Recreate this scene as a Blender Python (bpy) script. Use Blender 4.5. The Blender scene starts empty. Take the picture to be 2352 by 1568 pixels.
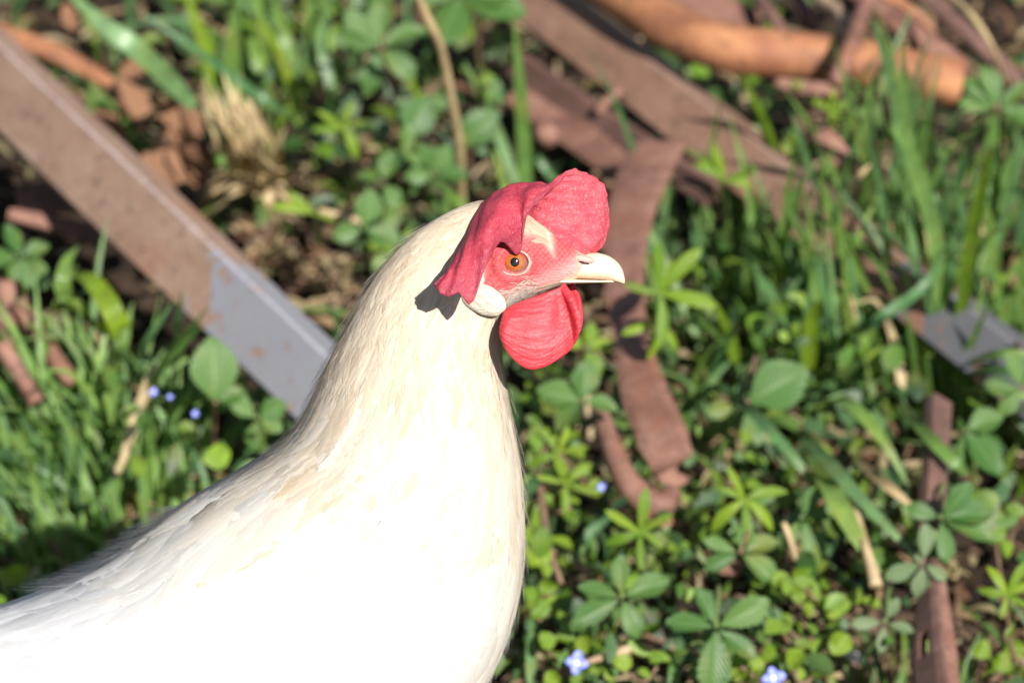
import bpy, math, random
import numpy as np
from mathutils import Vector, Matrix, Quaternion

random.seed(7); rng = np.random.default_rng(7)
sc = bpy.context.scene
COL = sc.collection

# ------------------------------------------------------------------ camera
PITCH = math.radians(30.0)
DIST = 3.0                      # metres from lens to the hen's head
PX = 0.41 / 2352                # metres per layout unit in the plane of the hen
TARGET = np.array([0, 0, 0.34])
R_ = np.array([1.0, 0, 0]); U_ = np.array([0, math.sin(PITCH), math.cos(PITCH)])
T_ = np.array([0, -math.cos(PITCH), math.sin(PITCH)])
CAM = TARGET + T_ * DIST
cam_d = bpy.data.cameras.new('camera'); cam = bpy.data.objects.new('camera', cam_d); COL.objects.link(cam)
cam.location = CAM; cam.rotation_euler = (math.pi / 2 - PITCH, 0, 0)
cam_d.sensor_width = 36; cam_d.lens = 36 * DIST / 0.41
cam_d.clip_start = 0.1; cam_d.clip_end = 400
cam_d.dof.use_dof = True; cam_d.dof.focus_distance = DIST - 0.030
cam_d.dof.aperture_fstop = (cam_d.lens / 1000) / 0.0205
sc.camera = cam

# ------------------------------------------------------------------ light
SUN_TRAVEL = Vector((-0.50, 1.04, -1.0)).normalized()
to_sun = -SUN_TRAVEL
world = bpy.data.worlds.new('World'); sc.world = world; world.use_nodes = True
wn = world.node_tree; bg = wn.nodes['Background']
sky = wn.nodes.new('ShaderNodeTexSky'); sky.sky_type = 'NISHITA'; sky.sun_disc = False
sky.sun_elevation = math.asin(to_sun.z); sky.sun_rotation = math.atan2(to_sun.x, to_sun.y)
wn.links.new(sky.outputs[0], bg.inputs[0]); bg.inputs[1].default_value = 0.05
sun_d = bpy.data.lights.new('sun', 'SUN'); sun_d.energy = 5.0; sun_d.angle = math.radians(0.53); sun_d.color = (1, 0.955, 0.88)
sun = bpy.data.objects.new('sun', sun_d); COL.objects.link(sun); sun.location = (2, -3, 4)
sun.rotation_euler = SUN_TRAVEL.to_track_quat('-Z', 'Y').to_euler()
sc.view_settings.view_transform = 'Standard'; sc.view_settings.look = 'None'
sc.view_settings.gamma = 1; sc.view_settings.exposure = 0.97; sc.view_settings.use_curve_mapping = False
sc.cycles.max_bounces = 8; sc.cycles.diffuse_bounces = 4; sc.cycles.transparent_max_bounces = 6
sc.cycles.use_denoising = True
sc.cycles.caustics_reflective = False; sc.cycles.caustics_refractive = False

# ------------------------------------------------------------------ layout helpers
def P(X, Y, t=0.0):
    """point at layout position X,Y lying t metres in front of the plane of the hen"""
    x = (X - 1176) * PX; u = (784 - Y) * PX; k = (DIST - t) / DIST
    return CAM - T_ * (DIST - t) + (R_ * x + U_ * u) * k
def G(X, Y, h=0.0):
    """point of the ground (or of the level h above it)"""
    d = -T_ * DIST + R_ * (X - 1176) * PX + U_ * (784 - Y) * PX
    k = (h - CAM[2]) / d[2]
    return CAM + d * k
def gh(x, y):
    """relief of the soil"""
    return float(0.006 * math.sin(x * 21 + 1.3) * math.sin(y * 17 + .4) + 0.004 * math.sin(x * 47 + y * 31) - 0.006 + hollow(np.array(x), np.array(y)))
def seg_dist(x, y, a, b):
    d = b - a; k = np.clip(((x - a[0]) * d[0] + (y - a[1]) * d[1]) / (d[0] ** 2 + d[1] ** 2), 0, 1); return np.hypot(x - a[0] - k * d[0], y - a[1] - k * d[1])
def hollow(x, y):
    """hollows added to deepen the shade under the scrap: below the long bar, beside the tine and under the pipe end"""
    z = 0
    for (p, q, r, dep) in (((-60, 430), (430, 860), .030, .055), ((1230, 330), (1390, 640), .026, .045), ((1960, 300), (2330, 480), .030, .035), ((1600, 470), (1900, 690), .025, .03), ((200, 40), (450, 130), .03, .03), ((1240, 180), (1560, 410), .02, .04), ((230, 1180), (60, 1330), .05, .02)):
        z = z - dep * np.exp(-(seg_dist(x, y, G(*p), G(*q)) / r) ** 2)
    return z - bed(y)
BED = .038  # soil sunk behind the hen to darken the gaps between plants
def bed(y): k = np.clip((y - .14) / .14, 0, 1); return BED * k * k * (3 - 2 * k)

# ------------------------------------------------------------------ node helpers
def new_mat(name):
    m = bpy.data.materials.new(name); m.use_nodes = True; nt = m.node_tree
    for n in list(nt.nodes):
        if n.type != 'OUTPUT_MATERIAL': nt.nodes.remove(n)
    return m, nt, [n for n in nt.nodes if n.type == 'OUTPUT_MATERIAL'][0]
def N(nt, typ, **kw):
    n = nt.nodes.new(typ)
    for k, v in kw.items():
        if k in n.inputs: n.inputs[k].default_value = v
        else: setattr(n, k, v)
    return n
def L(nt, a, b): nt.links.new(a, b)
def ramp(nt, fac, stops):
    r = nt.nodes.new('ShaderNodeValToRGB'); e = r.color_ramp.elements
    while len(e) < len(stops): e.new(0.5)
    for i, (p, c) in enumerate(stops):
        e[i].position = p; e[i].color = (c[0], c[1], c[2], 1) if not isinstance(c, (int, float)) else (c, c, c, 1)
    L(nt, fac, r.inputs[0]); return r
def mix(nt, fac, a, b, mode='MIX'):
    m = nt.nodes.new('ShaderNodeMix'); m.data_type = 'RGBA'; m.blend_type = mode
    for s, v in ((m.inputs['Factor'], fac), (m.inputs['A'], a), (m.inputs['B'], b)):
        if hasattr(v, 'is_linked'): L(nt, v, s)
        elif isinstance(v, (int, float)): s.default_value = v
        else: s.default_value = (v[0], v[1], v[2], 1)
    return m.outputs['Result']
def noise(nt, vec, scale, detail=4, rough=.55, dist=0):
    n = N(nt, 'ShaderNodeTexNoise', Scale=scale, Detail=detail, Roughness=rough, Distortion=dist)
    if vec is not None: L(nt, vec, n.inputs['Vector'])
    return n.outputs['Fac']
def mapping(nt, vec, scale=(1, 1, 1), loc=(0, 0, 0), rot=(0, 0, 0)):
    m = N(nt, 'ShaderNodeMapping'); m.inputs['Scale'].default_value = scale; m.inputs['Location'].default_value = loc
    m.inputs['Rotation'].default_value = rot; L(nt, vec, m.inputs['Vector']); return m.outputs[0]
def bump(nt, h, strength=.3, dist=.001):
    b = N(nt, 'ShaderNodeBump', Strength=strength, Distance=dist); L(nt, h, b.inputs['Height']); return b.outputs[0]

def leaf_mat(name, c1, c2, transl=.35, rough=.42, vein=True, attr=False, spec=.5):
    m, nt, out = new_mat(name)
    tc = N(nt, 'ShaderNodeTexCoord'); oi = N(nt, 'ShaderNodeObjectInfo')
    if attr:
        a = N(nt, 'ShaderNodeAttribute'); a.attribute_name = 'tint'; rnd = a.outputs['Fac']; colr = a.outputs['Color']
    else:
        colr = ramp(nt, oi.outputs['Random'], [(0, c1), (1, c2)]).outputs[0]
    nz = noise(nt, tc.outputs['Object'], 90, 3)
    val = ramp(nt, nz, [(.3, .68), (.7, 1.2)])
    colr = mix(nt, 1.0, colr, val.outputs[0], 'MULTIPLY')
    age = noise(nt, mapping(nt, N(nt, 'ShaderNodeNewGeometry').outputs['Position'], (1, 1, 1)), 38, 3, .6)
    colr = mix(nt, ramp(nt, age, [(.54, 0.0), (.72, .55)]).outputs[0], colr, (.20, .20, .035))
    spots = noise(nt, tc.outputs['Object'], 260, 3, .6); colr = mix(nt, ramp(nt, spots, [(.66, 0.0), (.72, .7)]).outputs[0], colr, (.14, .085, .03))
    p = N(nt, 'ShaderNodeBsdfPrincipled', Roughness=rough); p.inputs['Specular IOR Level'].default_value = spec
    if vein:
        uv = N(nt, 'ShaderNodeSeparateXYZ'); L(nt, tc.outputs['UV'], uv.inputs[0])
        # pale midrib and side veins: uv.x along the leaf, uv.y across it (0.5 = midrib)
        ab = N(nt, 'ShaderNodeMath', operation='ABSOLUTE'); s = N(nt, 'ShaderNodeMath', operation='SUBTRACT'); L(nt, uv.outputs[1], s.inputs[0]); s.inputs[1].default_value = .5
        L(nt, s.outputs[0], ab.inputs[0])
        mid = ramp(nt, ab.outputs[0], [(0.0, 1.0), (.035, 0.0)])
        ma = N(nt, 'ShaderNodeMath', operation='MULTIPLY_ADD'); L(nt, ab.outputs[0], ma.inputs[0]); ma.inputs[1].default_value = -.9; L(nt, uv.outputs[0], ma.inputs[2])
        mm = N(nt, 'ShaderNodeMath', operation='MULTIPLY'); L(nt, ma.outputs[0], mm.inputs[0]); mm.inputs[1].default_value = 52
        sn = N(nt, 'ShaderNodeMath', operation='SINE'); L(nt, mm.outputs[0], sn.inputs[0])
        colr = mix(nt, mix(nt, .35, (0, 0, 0), mid.outputs[0]), colr, (.30, .42, .14))
        L(nt, bump(nt, sn.outputs[0], .35, .0006), p.inputs['Normal'])
    else:
        uvm = mapping(nt, tc.outputs['UV'], (1.5, 26, 1))
        L(nt, bump(nt, noise(nt, uvm, 1.0, 2), .35, .0006), p.inputs['Normal'])
    L(nt, colr, p.inputs['Base Color'])
    tr = N(nt, 'ShaderNodeBsdfTranslucent')
    L(nt, mix(nt, 1.0, colr, (1.25, 1.3, .55), 'MULTIPLY'), tr.inputs['Color'])
    ms = N(nt, 'ShaderNodeMixShader'); ms.inputs[0].default_value = transl
    L(nt, p.outputs[0], ms.inputs[1]); L(nt, tr.outputs[0], ms.inputs[2]); L(nt, ms.outputs[0], out.inputs[0])
    return m

def rust_mat(name, tones, paint=None, paint_from=0.0, rough=.75, scale=1.0, ridge=0.0):
    """weathered iron; paint=(rgb) shows past paint_from along the piece's own length"""
    m, nt, out = new_mat(name)
    tc = N(nt, 'ShaderNodeTexCoord'); ob = tc.outputs['Object']
    n1 = noise(nt, mapping(nt, ob, (.5, 1, 1)), 45 * scale, 6, .62, .4)
    c = ramp(nt, n1, [(.32, tones[0]), (.5, tones[1]), (.66, tones[2])]).outputs[0]
    pit = noise(nt, mapping(nt, ob, (1, 1, 1), (5, 8, 1)), 150 * scale, 5, .7, .6)
    c = mix(nt, ramp(nt, pit, [(.56, 0.0), (.66, .75)]).outputs[0], c, (.055, .03, .024))
    n2 = noise(nt, ob, 420 * scale, 3, .7)
    c = mix(nt, .55, c, ramp(nt, n2, [(.3, .55), (.7, 1.3)]).outputs[0], 'MULTIPLY')
    n3 = noise(nt, mapping(nt, ob, (1, 1, 1), (3, 1, 7)), 22 * scale, 4, .6)
    c = mix(nt, ramp(nt, n3, [(.55, 0.0), (.68, .7)]).outputs[0], c, tones[3])
    p = N(nt, 'ShaderNodeBsdfPrincipled', Roughness=rough)
    rg = ramp(nt, n1, [(.3, rough - .12), (.7, rough + .1)])
    L(nt, rg.outputs[0], p.inputs['Roughness'])
    if paint:
        sx = N(nt, 'ShaderNodeSeparateXYZ'); L(nt, ob, sx.inputs[0])
        w = noise(nt, mapping(nt, ob, (1, 1, 1), (9, 2, 4)), 30, 4, .6, 1.2)
        a = N(nt, 'ShaderNodeMath', operation='MULTIPLY_ADD'); L(nt, w, a.inputs[0]); a.inputs[1].default_value = .17; L(nt, sx.outputs[0], a.inputs[2])
        f = ramp(nt, a.outputs[0], [(0, 0.0), (1, 1.0)])
        g = N(nt, 'ShaderNodeMath', operation='GREATER_THAN'); L(nt, a.outputs[0], g.inputs[0]); g.inputs[1].default_value = paint_from + .085
        sp = noise(nt, mapping(nt, ob, (1, 1, 1), (1, 5, 2)), 60, 2, .5)
        g2 = ramp(nt, sp, [(.62, 1.0), (.68, 0.0)])
        gg = N(nt, 'ShaderNodeMath', operation='MULTIPLY'); L(nt, g.outputs[0], gg.inputs[0]); L(nt, g2.outputs[0], gg.inputs[1])
        pc = mix(nt, .35, paint, ramp(nt, n2, [(.3, .6), (.7, 1.3)]).outputs[0], 'MULTIPLY')
        c = mix(nt, gg.outputs[0], c, pc)
    if ridge:                               # rubbed edge along the ridge, its bright highlight put into the colour (y = z = 0 in the piece's own axes)
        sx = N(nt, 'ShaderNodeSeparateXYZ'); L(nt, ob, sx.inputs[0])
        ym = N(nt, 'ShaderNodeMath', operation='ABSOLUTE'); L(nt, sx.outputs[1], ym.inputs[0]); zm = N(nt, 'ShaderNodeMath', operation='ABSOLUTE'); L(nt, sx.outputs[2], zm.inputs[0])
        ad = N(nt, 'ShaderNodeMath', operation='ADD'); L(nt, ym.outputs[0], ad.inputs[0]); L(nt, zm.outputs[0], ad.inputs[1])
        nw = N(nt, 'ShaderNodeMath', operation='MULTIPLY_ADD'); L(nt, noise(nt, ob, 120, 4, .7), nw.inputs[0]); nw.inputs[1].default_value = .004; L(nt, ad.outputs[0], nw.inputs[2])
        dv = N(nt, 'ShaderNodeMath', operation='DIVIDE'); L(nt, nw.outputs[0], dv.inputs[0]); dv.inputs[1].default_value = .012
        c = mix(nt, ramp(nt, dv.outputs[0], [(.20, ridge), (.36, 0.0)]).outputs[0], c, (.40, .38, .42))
    L(nt, c, p.inputs['Base Color'])
    hb = mix(nt, .5, n1, n2)
    L(nt, bump(nt, mix(nt, .4, hb, pit), .6, .0011), p.inputs['Normal']); L(nt, p.outputs[0], out.inputs[0])
    return m

def simple_mat(name, c1, c2, scale=60, rough=.8, b=.4, bd=.002, detail=5):
    m, nt, out = new_mat(name); tc = N(nt, 'ShaderNodeTexCoord')
    n = noise(nt, tc.outputs['Object'], scale, detail, .6)
    p = N(nt, 'ShaderNodeBsdfPrincipled', Roughness=rough)
    L(nt, ramp(nt, n, [(.3, c1), (.7, c2)]).outputs[0], p.inputs['Base Color'])
    L(nt, bump(nt, n, b, bd), p.inputs['Normal']); L(nt, p.outputs[0], out.inputs[0]); return m

M = {}
M['grass'] = leaf_mat('grass_green', (.085, .185, .042), (.19, .30, .065), .38, .36, vein=False)
M['grass_blue'] = leaf_mat('grass_bluegreen', (.07, .165, .06), (.145, .255, .10), .32, .34, vein=False)
M['grass_light'] = leaf_mat('grass_light', (.14, .27, .075), (.22, .36, .10), .36, .34, vein=False)
M['lime'] = leaf_mat('lime_leaf', (.12, .225, .015), (.22, .33, .022), .40, .45, vein=True)
M['leaf'] = leaf_mat('broad_leaf', (.05, .135, .028), (.105, .20, .048), .34, .42)
M['leaf_grey'] = leaf_mat('grey_green_leaf', (.09, .15, .06), (.15, .20, .10), .25, .5)
M['cover'] = leaf_mat('cover_leaf', (0, 0, 0), (0, 0, 0), .34, .42, vein=False, attr=True)
M['stem'] = simple_mat('green_stem', (.07, .13, .03), (.14, .17, .05), 80, .6)
M['stem_red'] = simple_mat('brown_stem', (.11, .06, .035), (.20, .13, .08), 80, .7)
M['straw'] = leaf_mat('dry_straw', (.36, .26, .13), (.52, .40, .24), .2, .6, vein=False)
M['deadleaf'] = simple_mat('dead_leaf', (.10, .045, .022), (.24, .12, .06), 55, .75)
M['chip'] = simple_mat('wood_chip', (.20, .12, .07), (.44, .31, .20), 160, .85, .8)
M['rust'] = rust_mat('rusty_iron', [(.115, .050, .035), (.185, .088, .062), (.25, .13, .094), (.20, .072, .038)])
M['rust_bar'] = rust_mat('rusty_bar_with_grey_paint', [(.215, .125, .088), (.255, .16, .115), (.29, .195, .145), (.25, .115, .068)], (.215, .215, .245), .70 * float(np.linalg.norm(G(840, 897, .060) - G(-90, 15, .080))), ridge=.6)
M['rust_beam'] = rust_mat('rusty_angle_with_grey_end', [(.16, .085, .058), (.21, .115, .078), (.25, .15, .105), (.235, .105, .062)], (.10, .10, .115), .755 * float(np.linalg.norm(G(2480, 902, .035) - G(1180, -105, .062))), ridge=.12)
M['rust_orange'] = rust_mat('orange_rust', [(.12, .048, .026), (.25, .100, .045), (.35, .160, .070), (.17, .055, .025)], scale=1.3)
M['rust_dark'] = rust_mat('dark_rust', [(.07, .036, .028), (.115, .058, .046), (.16, .085, .066), (.12, .05, .03)])
M['petal'] = simple_mat('blue_petal', (.13, .16, .62), (.24, .28, .78), 300, .5, .1)
M['petal_mid'] = simple_mat('pale_flower_centre', (.75, .78, .8), (.85, .85, .7), 300, .5, .1)
M['stone'] = simple_mat('pale_stone', (.42, .38, .36), (.60, .56, .54), 200, .7)

def soil_material():
    m, nt, out = new_mat('soil'); tc = N(nt, 'ShaderNodeTexCoord'); ob = tc.outputs['Object']
    n1 = noise(nt, ob, 26, 8, .65, .3); n2 = noise(nt, ob, 230, 5, .7)
    c = ramp(nt, n1, [(.28, (.012, .008, .006)), (.5, (.028, .018, .012)), (.72, (.075, .047, .031))]).outputs[0]
    dry = N(nt, 'ShaderNodeVectorMath', operation='DISTANCE'); L(nt, ob, dry.inputs[0]); dry.inputs[1].default_value = tuple(G(2130, 1470))
    dn = N(nt, 'ShaderNodeMath', operation='MULTIPLY_ADD'); L(nt, noise(nt, ob, 30, 4), dn.inputs[0]); dn.inputs[1].default_value = .06; L(nt, dry.outputs['Value'], dn.inputs[2])
    c = mix(nt, ramp(nt, dn.outputs[0], [(.10, 1.0), (.16, 0.0)]).outputs[0], c, ramp(nt, n1, [(.3, (.10, .062, .042)), (.7, (.27, .175, .12))]).outputs[0])
    c = mix(nt, .7, c, ramp(nt, n2, [(.3, .45), (.7, 1.45)]).outputs[0], 'MULTIPLY')
    p = N(nt, 'ShaderNodeBsdfPrincipled', Roughness=.95); p.inputs['Specular IOR Level'].default_value = .2
    L(nt, c, p.inputs['Base Color'])
    L(nt, bump(nt, mix(nt, .4, n1, n2), .9, .006), p.inputs['Normal']); L(nt, p.outputs[0], out.inputs[0]); return m
M['soil'] = soil_material()

# ------------------------------------------------------------------ object helpers
def mesh_from(name, verts, faces, uvs=None, smooth=True, tint=None):
    me = bpy.data.meshes.new(name)
    me.from_pydata([tuple(map(float, v)) for v in verts], [], [tuple(map(int, f)) for f in faces])
    if smooth: me.polygons.foreach_set('use_smooth', [True] * len(me.polygons))
    if uvs is not None:
        ul = me.uv_layers.new(name='UVMap'); li = np.empty(len(me.loops), dtype=np.int32); me.loops.foreach_get('vertex_index', li)
        ul.data.foreach_set('uv', np.asarray(uvs, dtype=np.float32)[li].ravel())
    if tint is not None:
        ca = me.color_attributes.new('tint', 'FLOAT_COLOR', 'POINT')
        t = np.asarray(tint, dtype=np.float32)
        if t.shape[1] == 3: t = np.hstack([t, np.ones((len(t), 1), np.float32)])
        ca.data.foreach_set('color', t.ravel())
    me.update(); return me
def link(name, me, mat=None, parent=None):
    o = bpy.data.objects.new(name, me); COL.objects.link(o)
    if mat is not None and me is not None and len(me.materials) == 0: me.materials.append(mat)
    if parent is not None: o.parent = parent
    return o
def thing(name, label, cat, loc, group=None):
    o = bpy.data.objects.new(name, None); COL.objects.link(o); o.empty_display_size = .02
    o.location = loc; return tag(o, label, cat, group)
def tag(o, label=None, cat=None, group=None, kind=None):
    for k, v in (('label', label), ('category', cat), ('group', group), ('kind', kind)):
        if v: o[k] = v
    return o
def catmull(pts, n):
    p = np.asarray(pts, float); m = len(p)
    if m == 2: return p[0] + (p[1] - p[0]) * np.linspace(0, 1, n)[:, None]
    q = np.vstack([2 * p[0] - p[1], p, 2 * p[-1] - p[-2]])
    s = np.linspace(0, m - 1, n); i = np.minimum(s.astype(int), m - 2); f = (s - i)[:, None]
    a, b, c, d = q[i], q[i + 1], q[i + 2], q[i + 3]
    return .5 * (2 * b + (c - a) * f + (2 * a - 5 * b + 4 * c - d) * f ** 2 + (3 * b - a - 3 * c + d) * f ** 3)
def unit(v):
    v = np.asarray(v, float); return v / max(1e-9, np.linalg.norm(v))
def grid_faces(nu, nv, closed=False, off=0):
    f = []
    for i in range(nu - 1):
        for j in range(nv if closed else nv - 1):
            a = i * nv + j; b = i * nv + (j + 1) % nv
            f.append((off + a, off + b, off + b + nv, off + a + nv))
    return f
def tube(pts, rad, seg=8, cap=True):
    """smooth tapered tube; rad scalar or list"""
    pts = np.asarray(pts, float); n = len(pts); r = np.interp(np.linspace(0, 1, n), np.linspace(0, 1, len(np.atleast_1d(rad))), np.atleast_1d(rad))
    V = []; up = np.array([.3, .2, 1.0])
    for i in range(n):
        t = unit(pts[min(i + 1, n - 1)] - pts[max(i - 1, 0)]); a = unit(np.cross(t, up)); b = np.cross(t, a)
        for k in range(seg):
            w = 2 * math.pi * k / seg; V.append(pts[i] + r[i] * (math.cos(w) * a + math.sin(w) * b))
    F = grid_faces(n, seg, True)
    if cap:
        F.append(tuple(range(seg))[::-1]); F.append(tuple((n - 1) * seg + k for k in range(seg)))
    return V, F
def frame_mat(origin, x, z):
    x = unit(x); z = np.asarray(z, float); z = unit(z - x * np.dot(z, x)); y = np.cross(z, x)
    return Matrix(((x[0], y[0], z[0], origin[0]), (x[1], y[1], z[1], origin[1]), (x[2], y[2], z[2], origin[2]), (0, 0, 0, 1)))

# ================================================================== SETTING: the ground
def build_ground():
    xs = np.concatenate([np.linspace(-60, -.7, 24)[:-1], np.linspace(-.7, .7, 170), np.linspace(.7, 60, 24)[1:]])
    ys = np.concatenate([np.linspace(-60, -.4, 24)[:-1], np.linspace(-.4, 1.4, 220), np.linspace(1.4, 60, 24)[1:]])
    # clods: a sum of random bumps
    bx = rng.uniform(-.7, .7, 900); by = rng.uniform(-.2, 1.3, 900); br = rng.uniform(.006, .022, 900); bh = rng.uniform(.001, .007, 900)
    X, Y = np.meshgrid(xs, ys, indexing='ij')
    Z = .006 * np.sin(X * 21 + 1.3) * np.sin(Y * 17 + .4) + .004 * np.sin(X * 47 + Y * 31) - .006 + hollow(X, Y)
    far = np.maximum(np.abs(X) - .7, np.maximum(-.4 - Y, Y - 1.4)); Z = np.where(far > .02, -.006, Z)
    for a, b, r, h in zip(bx, by, br, bh):
        m = (np.abs(X - a) < 2.5 * r) & (np.abs(Y - b) < 2.5 * r)
        if m.any(): Z[m] += h * np.exp(-((X[m] - a) ** 2 + (Y[m] - b) ** 2) / r ** 2)
    V = np.stack([X.ravel(), Y.ravel(), Z.ravel()], 1)
    o = link('ground', mesh_from('ground', V, grid_faces(len(xs), len(ys))), M['soil']); tag(o, 'brown crumbly soil under the plants and scrap iron', 'ground', kind='structure')
build_ground()
def ground_at(X, Y):
    g = G(X, Y, -BED); return np.array([g[0], g[1], gh(g[0], g[1])])

# ================================================================== SCRAP IRON
def angle_iron(name, label, cat, p1, p2, N0, f1, f2, th, mat, group='scrap iron lying in the weeds', holes=None):
    """L-section: ridge from p1 to p2, one flange f1 wide facing N0, the other f2 wide running back from the ridge"""
    p1, p2 = np.array(p1), np.array(p2); a = unit(p2 - p1); n = unit(np.array(N0) - a * np.dot(N0, a)); d = np.cross(a, n)
    if d[2] > 0: d = -d                     # flange hangs down from the ridge
    Lg = np.linalg.norm(p2 - p1); ns = 40
    prof = [(0, 0), (f1, 0), (f1, -th), (th, -th), (th, -f2), (0, -f2)]   # (along d, along n)
    bev = th * .3
    pr = []
    for i, (u, v) in enumerate(prof):
        pu, pv = prof[i - 1]; qu, qv = prof[(i + 1) % len(prof)]
        for (tu, tv) in ((pu, pv), (qu, qv)):
            dl = math.hypot(tu - u, tv - v); pr.append((u + (tu - u) / dl * bev, v + (tv - v) / dl * bev))
    V = []; 
    for i in range(ns + 1):
        x = Lg * i / ns
        for (u, v) in pr:
            w = .0003 * math.sin(x * 23 + u * 100)
            V.append((x, u + w, v + w))
    nv = len(pr); F = grid_faces(ns + 1, nv, True); F += [tuple(range(nv))[::-1], tuple(ns * nv + k for k in range(nv))]
    me = mesh_from(name, V, F, smooth=False)
    o = link(name, me, mat)
    mtx = Matrix(((a[0], d[0], n[0], p1[0]), (a[1], d[1], n[1], p1[1]), (a[2], d[2], n[2], p1[2]), (0, 0, 0, 1)))
    if mtx.determinant() < 0: me.flip_normals()
    o.matrix_basis = mtx
    return tag(o, label, cat, group)
def strap(name, label, cat, pts, widths, face, th, mat, n=40, parent=None, group='scrap iron lying in the weeds', bow=0.0, hole=None):
    """flat iron strap swept along pts, its broad side turned to `face`"""
    c = catmull(pts, n); w = np.interp(np.linspace(0, 1, n), np.linspace(0, 1, len(widths)), widths)
    org = c[0].copy(); V = []; nc = 7
    for i in range(n):
        t = unit(c[min(i + 1, n - 1)] - c[max(i - 1, 0)]); nn = unit(np.array(face) - t * np.dot(face, t)); s = np.cross(nn, t)
        wi = w[i] * (1 + .008 * math.sin(i * .9) + .006 * math.sin(i * 2.3))
        ring = [(-1 + 2 * k / (nc - 1)) for k in range(nc)]
        for q in ring: V.append(c[i] + s * q * wi / 2 + nn * (th / 2 * (1 if abs(q) < .95 else .5) - bow * q * q) - org)
        for q in ring[::-1]: V.append(c[i] + s * q * wi / 2 - nn * (th / 2 * (1 if abs(q) < .95 else .5) + bow * q * q) - org)
    nv = 2 * nc; F = grid_faces(n, nv, True); F += [tuple(range(nv))[::-1], tuple((n - 1) * nv + k for k in range(nv))]
    if hole:
        i0, i1, k0, k1 = hole               # ring and column span left open, then walled
        keep = []
        for f in F:
            if len(f) == 4:
                i = f[0] // nv; j = f[0] % nv
                top = k0 <= j < k1; bot = (nv - 1 - k1) <= j < (nv - 1 - k0)
                if i0 <= i < i1 and (top or bot): continue
            keep.append(f)
        F = keep
        def idx(i, j, back): return i * nv + (j if not back else nv - 1 - j)
        for i in range(i0, i1):
            F.append((idx(i, k0, 0), idx(i + 1, k0, 0), idx(i + 1, k0, 1), idx(i, k0, 1))); F.append((idx(i, k1, 1), idx(i + 1, k1, 1), idx(i + 1, k1, 0), idx(i, k1, 0)))
        for j in range(k0, k1):
            F.append((idx(i0, j, 0), idx(i0, j, 1), idx(i0, j + 1, 1), idx(i0, j + 1, 0))); F.append((idx(i1, j, 0), idx(i1, j + 1, 0), idx(i1, j + 1, 1), idx(i1, j, 1)))
    me = mesh_from(name, V, F, smooth=False); o = link(name, me, mat, parent)
    if parent is None: o.location = org; tag(o, label, cat, group)
    else: o.location = Vector(org) - parent.location
    return o
def rod(name, label, cat, pts, r, mat, n=24, seg=12, group='scrap iron lying in the weeds', parent=None):
    c = catmull(pts, n); org = c[0].copy(); V, F = tube(c - org, r, seg)
    o = link(name, mesh_from(name, V, F), mat, parent)
    if parent is None: o.location = org; tag(o, label, cat, group)
    else: o.location = Vector(org) - parent.location
    return o
upright = T_ + .10 * U_
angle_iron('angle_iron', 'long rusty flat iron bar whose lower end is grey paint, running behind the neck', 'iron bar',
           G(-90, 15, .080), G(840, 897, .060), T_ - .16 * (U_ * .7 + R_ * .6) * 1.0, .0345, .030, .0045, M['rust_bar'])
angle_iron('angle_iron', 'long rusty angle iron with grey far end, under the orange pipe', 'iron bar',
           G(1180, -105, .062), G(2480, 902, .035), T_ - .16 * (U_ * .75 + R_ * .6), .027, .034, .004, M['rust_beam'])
angle_iron('angle_iron', 'thin rusty angle iron in the gap below the wider brown one', 'iron bar',
           G(1190, 120, .035), G(1640, 418, .035), T_ - .25 * (U_ * .75 + R_ * .6), .014, .008, .003, M['rust_dark'])
strap('iron_strap', 'reddish flat iron plate lying low behind the red comb', 'iron strap',
      [G(1190, 210, .02), G(1300, 290, .02), G(1432, 395, .025)], [.018, .020, .016], T_ + U_ * .4, .004, M['rust'])
# curved tine ending in a folded lip
tine = strap('curved_iron_tine', 'curved rusty flat iron tine hanging down just right of the beak', 'iron tine',
      [G(1515, 330, .058), G(1468, 430, .060), G(1440, 540, .060), G(1436, 660, .058), G(1450, 780, .054), G(1480, 900, .05), G(1525, 1010, .045), G(1548, 1065, .04)],
      [.027, .027, .023, .019, .017, .023, .024, .020], T_ + U_ * .15 - R_ * .25, .0035, M['rust'], 60)
strap('folded_lip', None, None, [G(1535, 1058, .034), G(1545, 1080, .028), G(1548, 1094, .022)], [.018, .018, .013], T_ + U_ * .6, .0035, M['rust'], 10, parent=tine)
rod('bent_iron_rod', 'thin bent rusty rod beside the foot of the curved iron tine', 'iron rod',
    [G(1376, 940, .03), G(1402, 1020, .03), G(1432, 1090, .028), G(1470, 1140, .022), G(1520, 1160, .02), G(1545, 1130, .022)], [.0045, .005, .006, .007, .006, .005], M['rust'], 40)
# pipe
pipe = rod('rusty_pipe', 'bright orange rusty steel pipe with open end at the top right', 'pipe',
    [G(1330, -75, .076), G(1480, 25, .076), G(1575, 78, .075), G(1680, 112, .074), G(1840, 128, .070), G(2000, 150, .066), G(2150, 182, .062)], .0122, M['rust_orange'], 60, 20)
def pipe_mouth():
    e0, e1 = G(2148, 181.5, .062), G(2163, 184, .0615)
    a = unit(e1 - e0); V = []; seg = 20; s = np.cross(a, [0, 0, 1]); s = unit(s); b = np.cross(a, s)
    prof = [(0, .0118), (.012, .0126), (.0135, .0118), (.0135, .0096), (-.012, .0094), (-.012, .0)]
    for (x, r) in prof:
        for k in range(seg):
            w = 2 * math.pi * k / seg; V.append(e0 + a * x + r * (math.cos(w) * s + math.sin(w) * b) - np.array(pipe.location))
    link('pipe_mouth', mesh_from('pipe_mouth', V, grid_faces(len(prof), seg, True)), M['rust_orange'], pipe)
pipe_mouth()
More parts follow.
